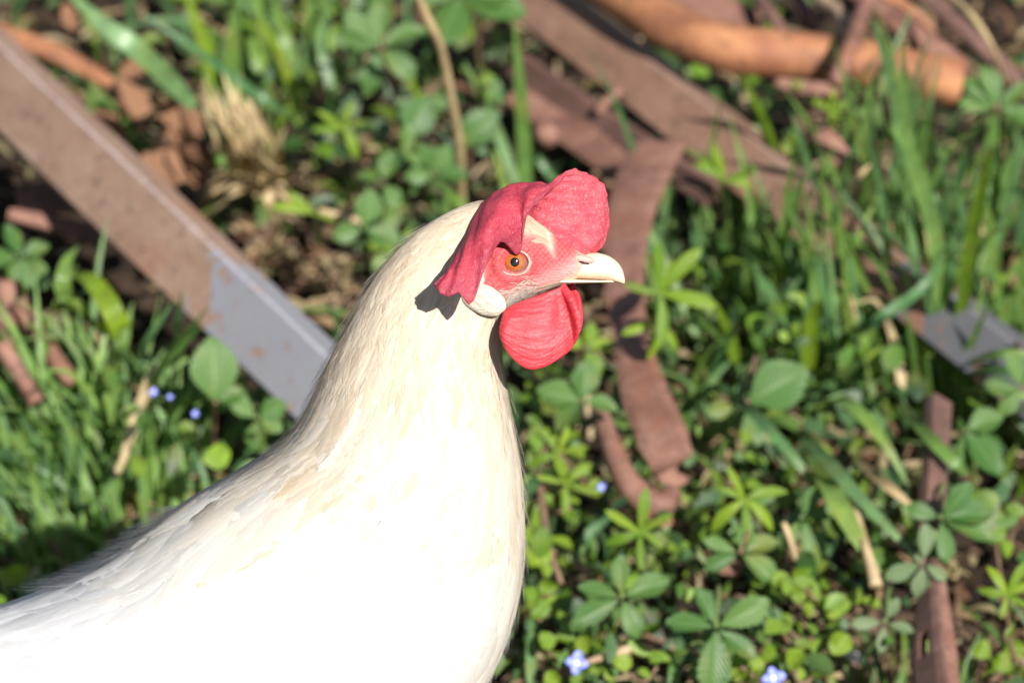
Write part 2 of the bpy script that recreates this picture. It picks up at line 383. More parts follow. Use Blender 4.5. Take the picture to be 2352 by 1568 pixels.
rod('iron_rod', 'straight reddish iron rod crossing over the orange pipe', 'iron rod', [G(2010, -50, .102), G(1958, 95, .093), G(1918, 192, .082)], .0042, M['rust'])
rod('hooked_wire', 'pale hooked piece of thick wire above the orange pipe', 'wire', [G(1850, -40, .072), G(1890, 2, .077), G(1926, 28, .08), G(1942, 60, .082), G(1945, 90, .078)], .0036, M['chip'])
strap('iron_strap', 'brown flat iron bar behind the open end of the pipe', 'iron strap', [G(1960, -25, .06), G(2080, 62, .06), G(2215, 165, .05)], [.011, .012, .012], T_ + U_ * .5, .005, M['rust'])
strap('iron_strap', 'narrow orange rusty strip above the brown flat bar at top right', 'iron strap', [G(2000, -30, .09), G(2090, 22, .085), G(2150, 75, .075)], [.005, .006, .004], T_ + U_ * .5, .003, M['rust_orange'])
strap('iron_strap', 'long dull red iron strip running into the top right corner plants', 'iron strap', [G(2080, -40, .07), G(2200, 55, .065), G(2345, 190, .05)], [.007, .008, .008], T_ + U_ * .4, .004, M['rust_dark'])
strap('iron_strap', 'pinkish rusty sheet edge behind the upper bend of the pipe', 'iron strap', [G(1500, -60, .045), G(1590, -8, .045), G(1690, 42, .04), G(1745, 50, .04)], [.014, .020, .020, .014], T_ + U_ * .6, .003, M['rust'])
rod('iron_rod', 'thin rusty rod running behind the pipe beside the pinkish sheet', 'iron rod', [G(1690, -60, .05), G(1760, 20, .055), G(1800, 78, .05)], .0032, M['rust_dark'])
rod('iron_rod', 'dark rod slanting above the pipe left of the hooked wire', 'iron rod', [G(1790, -60, .06), G(1840, 10, .062), G(1870, 70, .055)], .0030, M['rust_dark'])
rod('iron_rod', 'small tie rod bridging the gap below the wide brown beam', 'iron rod', [G(1372, 258, .035), G(1395, 232, .04), G(1428, 205, .045)], .0026, M['rust'])
strap('iron_strap', 'short rusty plate standing behind the comb in the dark gap', 'iron strap', [G(1205, 170, -.005), G(1225, 250, 0), G(1260, 325, 0)], [.014, .020, .016], T_ + R_ * .2, .004, M['rust_dark'])
strap('iron_strap', 'small rusty tab on the beam above the grass tips', 'iron strap', [G(1890, 305, .062), G(1912, 330, .06), G(1935, 372, .055)], [.010, .012, .010], T_ + U_ * .3, .004, M['rust'])
strap('iron_strap', 'low rusty strip half buried under the pipe', 'iron strap', [G(1760, 175, .01), G(1850, 195, .008), G(1930, 205, .005)], [.008, .011, .008], T_ + U_ * .5, .004, M['rust'])
# left side scrap
strap('iron_strap', 'orange brown rusted strip lying along the upper edge of the long bar', 'iron strap', [G(-30, 70, .035), G(90, 108, .035), G(180, 150, .03), G(262, 196, .025)], [.012, .010, .009, .006], T_ + U_ * .3, .004, M['rust_orange'])
strap('iron_strap', 'short dull red plate poking out under the long bar at left', 'iron strap', [G(40, 462, .012), G(130, 452, .012), G(235, 450, .010)], [.016, .018, .018], T_ + U_ * .4, .004, M['rust'])
strap('iron_strap', 'pinkish rusty strip below the short red plate at left', 'iron strap', [G(20, 492, .020), G(130, 515, .016), G(240, 545, .010)], [.006, .009, .011], T_ + U_ * .5, .005, M['rust'])
for pts, r, lab in (([(10, 650), (14, 720), (8, 800), (-20, 880)], .0055, 'thick rusty rod standing at the left picture edge'),
                    ([(40, 690), (70, 740), (110, 800), (165, 880)], .0045, 'rusty rod slanting down into the left grass tuft'),
                    ([(0, 790), (40, 850), (85, 925)], .0042, 'short rusty rod lowest at the left edge'),):
    rod('iron_rod', lab, 'iron rod', [G(x, y, .045 - .01 * i) for i, (x, y) in enumerate(pts)], r, M['rust'])
# iron with a hole, lower right
ob = angle_iron('angle_iron', 'upright rusty iron upper stub between the grass blades at right', 'iron bar', G(2146, 900, .055), G(2126, 1190, .04), T_ + R_ * .4, .011, .008, .003, M['rust_dark'])
hp = strap('drilled_iron_strap', 'dark rusty iron strap with an oblong hole in the lower right corner', 'iron strap',
      [G(2134, 1300, .035), G(2130, 1400, .035), G(2130, 1480, .034), G(2136, 1560, .033), G(2145, 1660, .03)], [.010, .015, .020, .020, .020], T_ - R_ * .75 + U_ * .1, .005, M['rust_dark'], 44, hole=(18, 26, 2, 4))
strap('side_flange', None, None, [G(2150, 1300, .036), G(2166, 1400, .036), G(2176, 1480, .035), G(2184, 1560, .034), G(2192, 1660, .031)], [.006, .007, .008, .008, .008], T_ + R_ * .35 + U_ * .3, .004, M['rust'], 30, parent=hp)
# rounded cap nut
def cap_nut():
    V = []; prof = [(0, .0005), (.0012, .004), (.002, .0050), (.004, .0062), (.009, .0064), (.012, .0060)]; seg = 18
    for (z, r) in prof:
        for k in range(seg): w = 2 * math.pi * k / seg; V.append((r * math.cos(w), r * math.sin(w), -z))
    o = link('cap_nut', mesh_from('cap_nut', V, grid_faces(len(prof), seg, True)), M['rust'])
    o.matrix_basis = frame_mat(G(1256, 290, .045), R_, T_ + U_ * .5); tag(o, 'small round rusty cap nut behind the comb', 'nut', 'scrap iron lying in the weeds')
cap_nut()

# ================================================================== PLANTS
def leaflet_mesh(name, length=1.0, width=.5, teeth=9, fold=.12, droop=.18, tooth=.10, widest=.6, mat=None, base=.12):
    """serrated blade along +X with a folded midrib, drooping tip and pleated side veins"""
    n = teeth * 2 + 1; V = []; uv = []; cols = [-1, -.5, 0, .5, 1]
    for i in range(n):
        f = i / (n - 1)
        w = (math.sin(math.pi * min(1, f / widest * .5 if f < widest else .5 + (f - widest) / (1 - widest) * .5))) ** .8
        w = max(w, base * (1 - f)); w = w * width / 2
        if f > .97: w = .01
        e = 1 + (tooth if i % 2 else -tooth * .6)
        for c in cols:
            x = f * length; k = e if abs(c) == 1 else 1
            y = c * w * k; z = fold * abs(y) * 1.6 - droop * f * f * length + (.012 * (1 if i % 2 else -1) * abs(c) * length * min(1, w * 6))
            if abs(c) == 1: x += .025 * length * (1 if i % 2 else 0)
            V.append((x, y, z)); uv.append((f, .5 + c * .5))
    return mesh_from(name, V, grid_faces(n, 5), uv)
def narrow_mesh(name, width=.24, droop=.25, widest=.65):
    n = 9; V = []; uv = []
    for i in range(n):
        f = i / (n - 1); w = max(.05, math.sin(math.pi * (f / widest * .5 if f < widest else .5 + (f - widest) / (1 - widest) * .5))) ** .7 * width / 2
        if i == n - 1: w = .008
        for c in (-1, 0, 1): V.append((f, c * w, abs(c) * w * .35 + .25 * f - droop * 1.4 * f * f)); uv.append((f, .5 + .5 * c))
    return mesh_from(name, V, grid_faces(n, 3), uv)
def round_mesh(name, elong=1.0):
    n = 9; V = []; uv = []
    for i in range(n):
        f = i / (n - 1); w = math.sqrt(max(0.002, .25 - (f - .5) ** 2)) / elong * (1.12 - .32 * f) * (1 + .05 * math.sin(i * 2.4 * elong))
        for c in (-1, -.5, 0, .5, 1): V.append((f + .02 * math.sin(i * 1.9 + c), c * w, (.34 * abs(c) ** 1.5 * w - .32 * (f - .35) ** 2) + .03 * math.sin(i * 1.3 + 2 * c))); uv.append((f, .5 + .5 * c))
    return mesh_from(name, V, grid_faces(n, 5), uv)
def with_mat(me, m): c = me.copy(); c.materials.append(M[m]); return c
LF = {}
base_cq = [leaflet_mesh('leaflet', width=w, teeth=t, fold=f, droop=d, widest=.62) for (w, t, f, d) in ((.52, 8, .15, .15), (.58, 9, .25, .28), (.48, 8, .1, .05))]
base_br = [leaflet_mesh('leaf_blade', width=w, teeth=t, fold=f, droop=d, widest=.48, tooth=.05, base=.3) for (w, t, f, d) in ((.80, 10, .10, .12), (.72, 11, .2, .22))]
base_na = [narrow_mesh('whorl_leaf', .26, .2), narrow_mesh('whorl_leaf', .30, .42), narrow_mesh('whorl_leaf', .22, .05)]
base_ro = [round_mesh('round_leaf', 1.05), round_mesh('round_leaf', 1.45)]
for k in ('leaf', 'leaf_grey', 'lime'): LF['cq', k] = [with_mat(x, k) for x in base_cq]; LF['br', k] = [with_mat(x, k) for x in base_br]; LF['na', k] = [with_mat(x, k) for x in base_na]; LF['ro', k] = [with_mat(x, k) for x in base_ro]
LEAFUP = unit(np.array([.30, -.55, 1.0]))
def rnd_normal(spread=.25, base=None):
    b = LEAFUP if base is None else base
    return unit(np.asarray(b) + rng.normal(0, spread, 3))
def stalk(parent, a, b, r=.0011, mat='stem', name='stalk', sag=.25, n=10):
    a, b = np.asarray(a, float), np.asarray(b, float); mid = (a + b) / 2 + np.array([0, 0, sag * np.linalg.norm(b - a)])
    V, F = tube(catmull([a, mid, b], n), [r * 1.3, r, r * .8], 6)
    return link(name, mesh_from(name, V, F), M[mat], parent)
def put_leaf(parent, me, name, pos, direction, normal, scale):
    o = link(name, me, None, parent); o.matrix_basis = frame_mat(pos, direction, normal) @ Matrix.Diagonal((scale, scale, scale, 1)); return o
def dir_px(ang):
    """direction on the picture (degrees, 0 = right, 90 = up) as a direction in space lying in the plane of a raised leaf"""
    return R_ * math.cos(math.radians(ang)) + U_ * math.sin(math.radians(ang))
def palmate(label, root, leaves, mat='leaf', kind='cq', cat='plant', name='cinquefoil_plant', group='cinquefoil and strawberry-like plants'):
    """leaves: (X, Y, height, radius, [picture angles of its leaflets])"""
    g = ground_at(*root); t = thing(name, label, cat, g, group)
    for (X, Y, h, rad, angs) in leaves:
        c = G(X, Y, h) - g; stalk(t, (rng.uniform(-.004, .004), 0, 0), c, .0012, 'stem_red' if rng.random() < .4 else 'stem')
        nrm = rnd_normal(.10); sc_ = rad * PX * 1.16
        for i, a in enumerate(angs):
            a2, s2 = (a if isinstance(a, tuple) else (a, 1.0))
            d = dir_px(a2 + rng.uniform(-6, 6)); nn = rnd_normal(.32, unit(nrm + .4 * T_))
            put_leaf(t, LF[kind, mat][rng.integers(len(LF[kind, mat]))], 'leaflet', c + d * .002, d + .12 * nn, nn, sc_ * s2 * rng.uniform(.80, 1.10))
    return t
def whorled(label, root, whorls, mat='lime', name='whorled_plant', group='lime green whorled plants'):
    g = ground_at(*root); t = thing(name, label, 'plant', g, group); prev = np.zeros(3)
    for (X, Y, h, rad, angs) in whorls:
        c = G(X, Y, h) - g; stalk(t, prev, c, .0011, 'stem', 'stem', .05); prev = c
        for a in angs:
            a2, s2 = (a if isinstance(a, tuple) else (a, 1.0))
            d = dir_px(a2 + rng.uniform(-5, 5)); nn = rnd_normal(.2, unit(LEAFUP + .5 * T_))
            put_leaf(t, LF['na', mat][rng.integers(3)], 'leaf', c, d + .1 * nn, nn, rad * s2 * PX * 1.22 * rng.uniform(.92, 1.08))
    return t
def creeper(label, root, spots, mat='lime', size=46, name='creeping_plant', h0=.022):
    g = ground_at(*root); t = thing(name, label, 'plant', g, 'round leaved creeping plants'); pts = []
    for (X, Y) in spots:
        h = h0 + rng.uniform(-.008, .010); c = G(X, Y, h) - g; pts.append(c); nn = rnd_normal(.5, unit(LEAFUP + .4 * T_)); d = dir_px(rng.uniform(0, 360))
        s = size * PX * 1.22 * rng.uniform(.6, 1.2)
        put_leaf(t, LF['ro', mat][rng.integers(2)], 'leaf', c - unit(d) * s / 2, d, nn, s)
    P_ = np.array(pts); order = np.argsort(P_[:, 0] + P_[:, 1] * .6); path = np.vstack([[0, 0, 0], P_[order] + [0, .002, -.006]])
    V, F = tube(catmull(path, len(path) * 4), [.0011, .0007], 6); link('stem', mesh_from('stem', V, F), M['stem_red'], t)
    return t

# --- broad and palmate leaves, far to near
palmate('pale green palmate plant below the dry stalk at top centre', (880, 330), [(872, 112, .095, 112, [(95, .95), (28, 1.0), (-42, .95), (165, 1.0), (-105, .85), 130])])
palmate('broad dark toothed leaf pair at the top edge left of the beam', (1090, 230), [(1060, -10, .10, 150, [(-112, 1.05), (-20, 1.25), (20, 1.1), (165, .8)])], kind='br')
palmate('pair of soft green leaves right above the comb, one before the other', (1060, 420), [(1150, 250, .06, 105, [(-135, 1.2), (100, .7)]), (985, 215, .06, 110, [(-120, 1.1), (-40, .5)])], kind='br')
palmate('yellow green upright leaf left of the tall blade above the comb', (1110, 330), [(1120, 245, .04, 70, [(85, 1.0)])], mat='lime', kind='br')
palmate('green leaves just above the nape of the hen', (860, 620), [(835, 525, .05, 90, [(-15, 1.1), (200, .8), (75, .9)]), (880, 420, .045, 85, [(70, .9), (-60, .8), (160, .8)])], kind='br')
palmate('cluster of small leaves between dry stalk and comb', (1000, 520), [(1000, 400, .05, 70, [60, -60, 180, 0, 120]), (930, 350, .045, 70, [80, 200, 320])], kind='br')
palmate('palmate plant in the upper right corner beside the rusty strip', (2270, 420), [(2290, 248, .09, 105, [(110, 1.05), (38, .95), (170, .85), (-105, .9), (-25, 1.0), (140, .9)])])
palmate('single broad toothed leaf among the grass right of the tine', (1760, 1000), [(1718, 925, .05, 150, [(35, 1.0)]), (1690, 935, .04, 90, [(190, .8), (-40, .8)])], kind='br')
palmate('broad shaded leaf beside the upright stub at right', (2240, 1180), [(2215, 990, .045, 125, [(-50, 1.15), (20, .8), (-95, .7)])], kind='br')
palmate('small leaf fan at the right picture edge under the grey bar', (2330, 960), [(2350, 895, .05, 85, [170, 110, 230, 60])], mat='leaf')
palmate('clover like plant right below the red wattle', (1330, 1010), [(1335, 922, .05, 92, [(165, 1.2), (-130, 1.0), (-15, .8), (85, 1.0)])], kind='br')
palmate('leafy sprig directly under the wattle tip', (1330, 860), [(1345, 800, .05, 75, [(10, .9), (-70, .8), (150, .7), (70, .7)])], mat='lime', kind='br')
palmate('five leaved cinquefoil right of the breast near the bottom', (1440, 1460), [(1428, 1372, .045, 102, [(165, 1.0), (212, 1.05), (-72, 1.0), (22, 1.15), (92, .95)])])
palmate('large cinquefoil with five spread leaflets at the bottom edge', (1660, 1520), [(1645, 1440, .045, 118, [(178, 1.0), (-97, 1.2), (30, .95), (-38, 1.05), (118, .7)])])
palmate('cinquefoil with rising leaflets left of the lower right soil', (2150, 1290), [(2161, 1190, .05, 108, [(48, .9), (12, 1.15), (-22, 1.15), (-80, 1.05), (160, .6)])])
palmate('grey green cinquefoil over the head of the drilled strap', (2110, 1370), [(2120, 1292, .048, 92, [(85, 1.0), (205, 1.1), (-95, 1.0), (-35, .6)])], mat='leaf_grey')
palmate('faded grey cinquefoil left of the drilled strap hole', (2040, 1500), [(2032, 1428, .035, 78, [(190, .9), (-20, .9), (-95, .8), (60, .7)])], mat='leaf_grey')
palmate('dark cinquefoil in the shade left of the dried stem', (1760, 1350), [(1700, 1270, .04, 92, [(20, 1.0), (-30, 1.0), (160, .8), (210, .8), (100, .8)])])
palmate('dark leaves behind the wide lower right blades', (1900, 1290), [(1840, 1190, .04, 95, [(-70, 1.1), (-120, .9), (60, .9), (10, .8)])])
palmate('lobed green leaves at the left edge under the red plates', (70, 720), [(45, 590, .055, 80, [(110, .9), (190, 1.0), (-50, 1.1), (20, .9), (-110, .8)])], kind='br')
palmate('bright broad leaf beneath the grey end of the long bar', (500, 1010), [(495, 925, .04, 120, [(95, 1.15), (28, .5)]), (500, 885, .035, 90, [(180, .95), (-30, .8), (-80, .7)])], mat='leaf', kind='br')
palmate('low green leaves left of the hen neck base', (600, 1090), [(590, 960, .035, 85, [(30, .9), (150, .9), (-90, .8), (-30, .8)])], kind='br')
# --- whorls
whorled('tall lime whorled plant right of the beak tip', (1510, 850), [(1505, 745, .075, 75, [-100, 200, -40]), (1515, 672, .095, 118, [(100, 1.0), (62, .7), (42, 1.1), (-12, 1.15), (160, .75), (-95, 1.0)])])
whorled('small lime whorled plant against the angle iron', (1670, 560), [(1665, 415, .075, 78, [(105, 1.1), (25, 1.05), (-5, .8), (160, 1.0), (140, .9)])])
whorled('lime whorled plant below the foot of the tine', (1475, 1310), [(1470, 1222, .05, 90, [(78, 1.05), (25, 1.0), (150, 1.0), (200, .9), (-85, .9), (-30, .7)])])
whorled('lime star shaped plant left of the wide lower blades', (1715, 1240), [(1711, 1148, .05, 92, [(130, 1.0), (22, 1.0), (-38, 1.0), (215, 1.1), (-80, 1.0), (160, .6)])])
whorled('bright lime whorl above left of the comb', (790, 400), [(790, 295, .05, 80, [(150, 1.0), (75, .9), (190, 1.0), (-65, .9), (15, .7)])])
whorled('yellow lime whorl over the dry litter', (730, 560), [(720, 490, .045, 80, [(175, 1.2), (140, .9), (-20, .7)])])
whorled('small whorled plant at the right edge above the soil', (2320, 1450), [(2312, 1366, .045, 78, [(60, 1.0), (25, 1.0), (-30, .8), (120, .9), (170, .8), (-100, .7)])])
whorled('small lime whorl under the pipe', (1910, 330), [(1905, 255, .05, 62, [80, 20, 150, -80, -40])])
whorled('little green whorl close right of the breast', (1290, 1130), [(1280, 1040, .04, 68, [70, 10, 130, -60, 200])])
whorled('green whorl half hidden by the breast lower down', (1250, 1200), [(1300, 1110, .035, 66, [40, -20, 110, 170, -90])])
# --- creepers
sp = [(670, 850), (735, 900), (800, 960), (990, 880), (900, 930), (720, 1130), (800, 1190), (700, 1170), (890, 1190), (930, 1310), (780, 1400), (800, 1500), (1040, 1070), (1200, 960), (1300, 1010), (1240, 1110), (1100, 1010), (860, 1060), (960, 1000), (1080, 1290), (880, 1450), (830, 830)]
creeper('lime round leaved creeper spreading left of the drilled strap', (1850, 1400), [(1568 + x * .334, 1046 + y * .334) for x, y in sp])
creeper('round leaved creeper hugging the lower edge of the breast', (1240, 1330), [(1214, 1186), (1231, 1276), (1251, 1306), (1284, 1246), (1228, 1376), (1258, 1346), (1240, 1400), (1206, 1240), (1275, 1390)], size=58)
creeper('bright creeper around the blue flower at the bottom', (1320, 1500), [(1255, 1470), (1280, 1510), (1300, 1465), (1345, 1480), (1370, 1530), (1400, 1550), (1270, 1555), (1430, 1520), (1325, 1560), (1480, 1545), (1510, 1510)], size=42)
creeper('small creeper patch beside the flower at the bottom right', (1720, 1540), [(1700, 1510), (1735, 1525), (1720, 1550), (1760, 1500), (1690, 1545), (1750, 1545)], size=44)
creeper('small creeper at the right edge of the bottom soil', (2290, 1520), [(2300, 1520), (2330, 1490), (2275, 1545), (2320, 1450), (2345, 1540), (2255, 1490), (2290, 1230), (2310, 1260), (2335, 1180)], size=40)
creeper('small leaved creeper between the breast and the bent rod', (1300, 1080), [(1230, 1020), (1260, 1000), (1310, 1000), (1330, 1040), (1345, 1080), (1250, 1080), (1220, 1110), (1310, 1140), (1260, 1150), (1370, 1120)], size=44)

# --- flowers
pet = round_mesh('petal', 1.15); pet.materials.append(M['petal'])
def flower(label, X, Y, h, size):
    g = ground_at(X + 6, Y + 60); t = thing('speedwell_flower', label, 'flower', g, 'tiny blue speedwell flowers'); c = G(X, Y, h) - g
    stalk(t, (0, 0, 0), c, .0006, 'stem', 'stem', .1)
    nn = rnd_normal(.1, unit(LEAFUP + 1.2 * T_)); s = size * PX * 1.2
    a0 = rng.uniform(0, 90)
    for k in range(4):
        d = dir_px(a0 + 90 * k); put_leaf(t, pet, 'petal', c, d + .15 * nn, nn, s * (.55 if k else .62))
    V = []; 
    for (z, r) in ((0, .12), (.05, .11), (.08, .05), (.09, .0)):
        for k in range(8): V.append((r * math.cos(k * .785), r * math.sin(k * .785), z))
    me = mesh_from('flower_centre', V, grid_faces(4, 8, True)); put_leaf(t, me, 'flower_centre', c + nn * .0003, dir_px(0), nn, s); me.materials.append(M['petal_mid'])
flower('open pale blue flower right of the breast at the bottom edge', 1325, 1522, .035, 44)
flower('blue flower cut by the bottom edge further right', 1776, 1556, .035, 44)
flower('upper of the two little blue flowers by the dry blade in the left grass', 353, 900, .06, 17)
flower('small blue flower between its two fellows in the left grass', 390, 911, .06, 12)
flower('lowest blue flower in the grass left of the hen', 448, 950, .055, 15)
flower('tiny pale flower beside the bent rod foot', 1381, 1118, .035, 17)

# --- grass
def blade_mesh(pts, w, twist=0.0, face=None):
    c = catmull(pts, 12); n = len(c); V = []; uv = []
    for i in range(n):
        f = i / (n - 1); t = unit(c[min(i + 1, n - 1)] - c[max(i - 1, 0)])
        fc = T_ + .3 * U_ if face is None else face
        s = np.cross(fc - t * np.dot(fc, t), t); s = unit(s); nn = np.cross(t, s)
        a = twist * f; s2 = s * math.cos(a) + nn * math.sin(a); n2 = np.cross(t, s2)
        wi = w * min(1, .62 + f * 2.2) * (1 - max(0, (f - .45) / .55) ** 1.7) * .5 * 1.15 + .00015
        for k in (-1, 0, 1): V.append(c[i] + s2 * k * wi + n2 * (abs(k) * wi * .35)); uv.append((f, .5 + .5 * k))
    return V, grid_faces(n, 3), uv
def add_blade(parent, pts, w, mat, twist=0.0, name='blade', face=None):
    g = np.array(parent.location); V, F, uv = blade_mesh([np.asarray(p) - g for p in pts], w, twist, face)
    return link(name, mesh_from(name, V, F, uv), M[mat], parent)
def px_blade(parent, pxs, w, mat='grass', lift=.95, twist=0.0):
    """pxs: layout polyline from root to tip; heights rise with the distance climbed in the picture"""
    y0 = pxs[0][1]; pts = []
    for p in pxs:
        h = p[2] if len(p) > 2 else max(.004, (y0 - p[1]) * PX * 1.25 / .87 * lift); pts.append(G(p[0], p[1], h))
    return add_blade(parent, pts, w * PX * 1.2, mat, twist)
def random_blades(parent, n, spread, lmin, lmax, wmin, wmax, lean=(0, 0), leanvar=.45, mats=('grass', 'grass_blue'), droop=.5):
    g = np.array(parent.location)
    for i in range(n):
        r = g + np.array([rng.normal(0, spread), rng.normal(0, spread * .9), 0]); r[2] = gh(r[0], r[1]) - .002
        Lb = rng.uniform(lmin, lmax); az = rng.uniform(0, 2 * math.pi); ln = abs(rng.normal(0, leanvar))
        d = unit([lean[0] + ln * math.cos(az), lean[1] + ln * math.sin(az), 1.0]); hd = unit([d[0], d[1], 0]); dr = droop * rng.uniform(.1, 1.2)
        pts = [r, r + d * Lb * .35, r + d * Lb * .7 + (hd * .18 - np.array([0, 0, .12])) * Lb * dr, r + d * Lb * .95 + (hd * .5 - np.array([0, 0, .45])) * Lb * dr]
        add_blade(parent, pts, rng.uniform(wmin, wmax), mats[rng.integers(len(mats))], rng.uniform(-1.2, 1.2))
def tuft(label, X, Y, group='grass tufts'):
    return thing('grass_tuft', label, 'grass', ground_at(X, Y), group)
GR = {}
# top left tuft
t = tuft('coarse grass clump with a bleached base at the upper left', 590, 420)
for b, w, m in (([(445, 245, .05), (330, 130, .09), (240, 60, .105), (140, -30, .12)], 44, 'grass_blue'), ([(540, 300), (500, 180), (462, 80), (420, -30)], 36, 'lime'),
                ([(560, 330), (536, 190), (538, 90), (545, -20)], 36, 'grass'), ([(705, 285), (620, 240, .05), (470, 130, .06), (318, 25, .08)], 20, 'grass_blue'),
                ([(455, 245), (400, 215, .05), (330, 190, .06)], 26, 'grass_blue'), ([(690, 280), (672, 200), (640, 120), (600, 40)], 24, 'lime'),
                ([(675, 150), (652, 80), (625, -20)], 28, 'grass'), ([(720, 160), (715, 80), (700, -20)], 28, 'grass'), ([(545, 380), (510, 300), (482, 220), (470, 150)], 18, 'grass'),
                ([(600, 200), (585, 130), (560, 20)], 20, 'grass'), ([(760, 200), (740, 100), (760, -20)], 22, 'grass_blue'), ([(820, 180), (830, 90), (800, -10)], 18, 'grass')):
    px_blade(t, b, w, m)
for k in range(60):
    x0 = 590 + rng.normal(0, 34); y0 = 425 + rng.normal(0, 16); a = rng.uniform(.0, 1.0); ex = 505 + 90 * a + rng.normal(0, 34); ey = 205 + 130 * a + rng.normal(0, 40)
    px_blade(t, [(x0, y0, -.02), ((x0 + ex) / 2 + rng.normal(0, 10), (y0 + ey) / 2, .035), (ex, ey, .06)], rng.uniform(7, 15), 'straw')
for k in range(26):
    x0 = 585 + rng.normal(0, 20); y0 = 425; ex = 560 + rng.choice([-1, 1]) * rng.uniform(40, 150); ey = 460 + rng.normal(0, 45)
    px_blade(t, [(x0, y0, -.01), ((x0 + ex) / 2, (y0 + ey) / 2 - 28, .022), (ex, ey, -.01)], rng.uniform(6, 12), 'straw')
random_blades(t, 14, .03, .05, .12, .003, .006, (-.1, .1))
t = tuft('grass behind the top left tuft, half hidden', 700, 130); random_blades(t, 26, .035, .05, .12, .003, .006)
t = tuft('slim grass blades rising above the comb', 1215, 470)
for b, w, m in (([(1205, 520), (1206, 380), (1195, 200), (1180, 45)], 28, 'grass'), ([(1190, 430), (1140, 300), (1100, 210), (1065, 140)], 22, 'grass_blue'), ([(1290, 425), (1250, 380), (1212, 330)], 22, 'grass_blue'), ([(1318, 400), (1322, 370), (1326, 355)], 14, 'grass_blue'), ([(1165, 520), (1160, 430), (1130, 340)], 16, 'grass')): px_blade(t, b, w, m)
t = tuft('sparse grass in the shade left of the top dead leaves', 330, 90); random_blades(t, 5, .03, .04, .09, .003, .005)
# left tuft group
for (X, Y, n, lab, ln) in ((60, 1130, 54, 'thick green grass tuft at the left picture edge', (-.25, .1)), (190, 1110, 60, 'dense green grass tuft left of the hen back', (-.15, .05)), (310, 1070, 50, 'green grass tuft around the small blue flowers', (-.02, .05)),
                           (430, 1040, 30, 'low grass tuft just above the hen back', (.05, .05)), (540, 1040, 20, 'short grass beside the neck base at left', (.1, 0)), (40, 1290, 44, 'shaded grass at the left edge behind the hen', (-.2, .1)), (200, 1260, 40, 'grass tuft lying in the hen shadow', (-.2, .1)), (330, 1180, 30, 'grass at the rim of the hen shadow', (-.1, .1))):
    t = tuft(lab, X, Y); random_blades(t, n, .021, *((.085, .15) if Y < 1150 and X < 250 else (.06, .105) if Y < 1150 else (.05, .085)), .0014, .0032, ln, .30, mats=('grass', 'grass_light', 'grass_blue'), droop=.5); GR[X] = t
t = GR[190]
for b, w, m in (([(290, 830), (270, 740, .05), (215, 650, .06), (160, 630, .05)], 42, 'lime'), ([(190, 760), (150, 680, .06), (150, 610, .075), (180, 565, .075)], 30, 'grass'), ([(240, 770), (205, 720, .04), (165, 685, .05)], 28, 'lime'),
                ([(300, 900), (330, 800, .06), (400, 690, .09)], 18, 'grass_blue'), ([(335, 880), (400, 800, .06), (480, 705, .095)], 16, 'grass'), ([(390, 850), (405, 770, .06), (418, 670, .095)], 18, 'grass_blue'), ([(300, 950), (370, 850, .055), (470, 740, .09)], 16, 'grass'), ([(190, 900), (185, 780), (182, 685)], 10, 'grass_blue'), ([(150, 880), (140, 780), (140, 720)], 10, 'grass')): px_blade(t, b, w, m)
for b, w in (([(285, 1045), (320, 940), (350, 860), (378, 830)], 20), ([(262, 1100), (290, 1040), (300, 1010)], 12)): px_blade(t, b, w, 'straw')
# right tufts
t = tuft('tall grass tuft before the grey end of the angle iron', 2170, 870); GR['r'] = t
for b, w, m in (([(2160, 800), (2150, 560), (2085, 330), (2075, 90)], 34, 'grass'), ([(2130, 600), (2105, 400), (2060, 250), (2020, 90), (2000, 40)], 22, 'grass_blue'), ([(1975, 530), (2060, 420), (2110, 330), (2138, 245)], 26, 'grass_blue'),
                ([(2160, 720), (2145, 560), (2130, 385)], 20, 'grass'), ([(2155, 640), (2185, 470), (2218, 335)], 24, 'grass_blue'), ([(2195, 820), (2230, 560), (2255, 440), (2285, 320)], 26, 'lime'), ([(2205, 760), (2230, 600), (2240, 520)], 18, 'grass'),
                ([(1815, 470), (1775, 350), (1740, 250), (1700, 170)], 24, 'lime'), ([(1900, 560), (1870, 430), (1840, 330), (1815, 250)], 16, 'grass_blue'), ([(1770, 640), (1820, 480), (1850, 400)], 28, 'grass_blue'), ([(1790, 700), (1790, 600), (1830, 450)], 26, 'grass'),
                ([(2020, 740), (1965, 640), (1920, 530), (1880, 400)], 34, 'grass'), ([(1840, 780), (1780, 690), (1725, 605)], 26, 'grass_blue'), ([(1855, 860), (1865, 740), (1890, 680)], 30, 'lime'), ([(1690, 830), (1670, 760), (1640, 690)], 24, 'lime'),
                ([(2080, 690), (2090, 560), (2075, 400)], 18, 'grass'), ([(2040, 660), (2030, 540), (2035, 450)], 18, 'grass'), ([(1955, 800), (2010, 740, .05), (2120, 660, .06), (2180, 560, .08)], 22, 'grass_blue'), ([(2190, 880), (2230, 790), (2275, 690)], 14, 'grass'),
                ([(2200, 870), (2280, 850, .04), (2400, 880, .05)], 24, 'grass_blue'), ([(2190, 850), (2290, 815, .045), (2400, 815, .05)], 20, 'grass_blue'), ([(2210, 895), (2300, 900, .035), (2420, 925, .03)], 20, 'grass'),
                ([(2250, 640), (2300, 540), (2360, 450)], 18, 'grass_blue'), ([(2265, 520), (2310, 400), (2352, 330)], 14, 'grass')): px_blade(t, b, w, 'grass_light' if m != 'lime' and rng.random() < .6 else m, 1.3)
random_blades(t, 64, .036, .09, .19, .0016, .0036, (0, -.05), .2, droop=.3)
random_blades(t, 8, .03, .07, .13, .0015, .003, (0, -.05), .3, mats=('straw',), droop=.4)
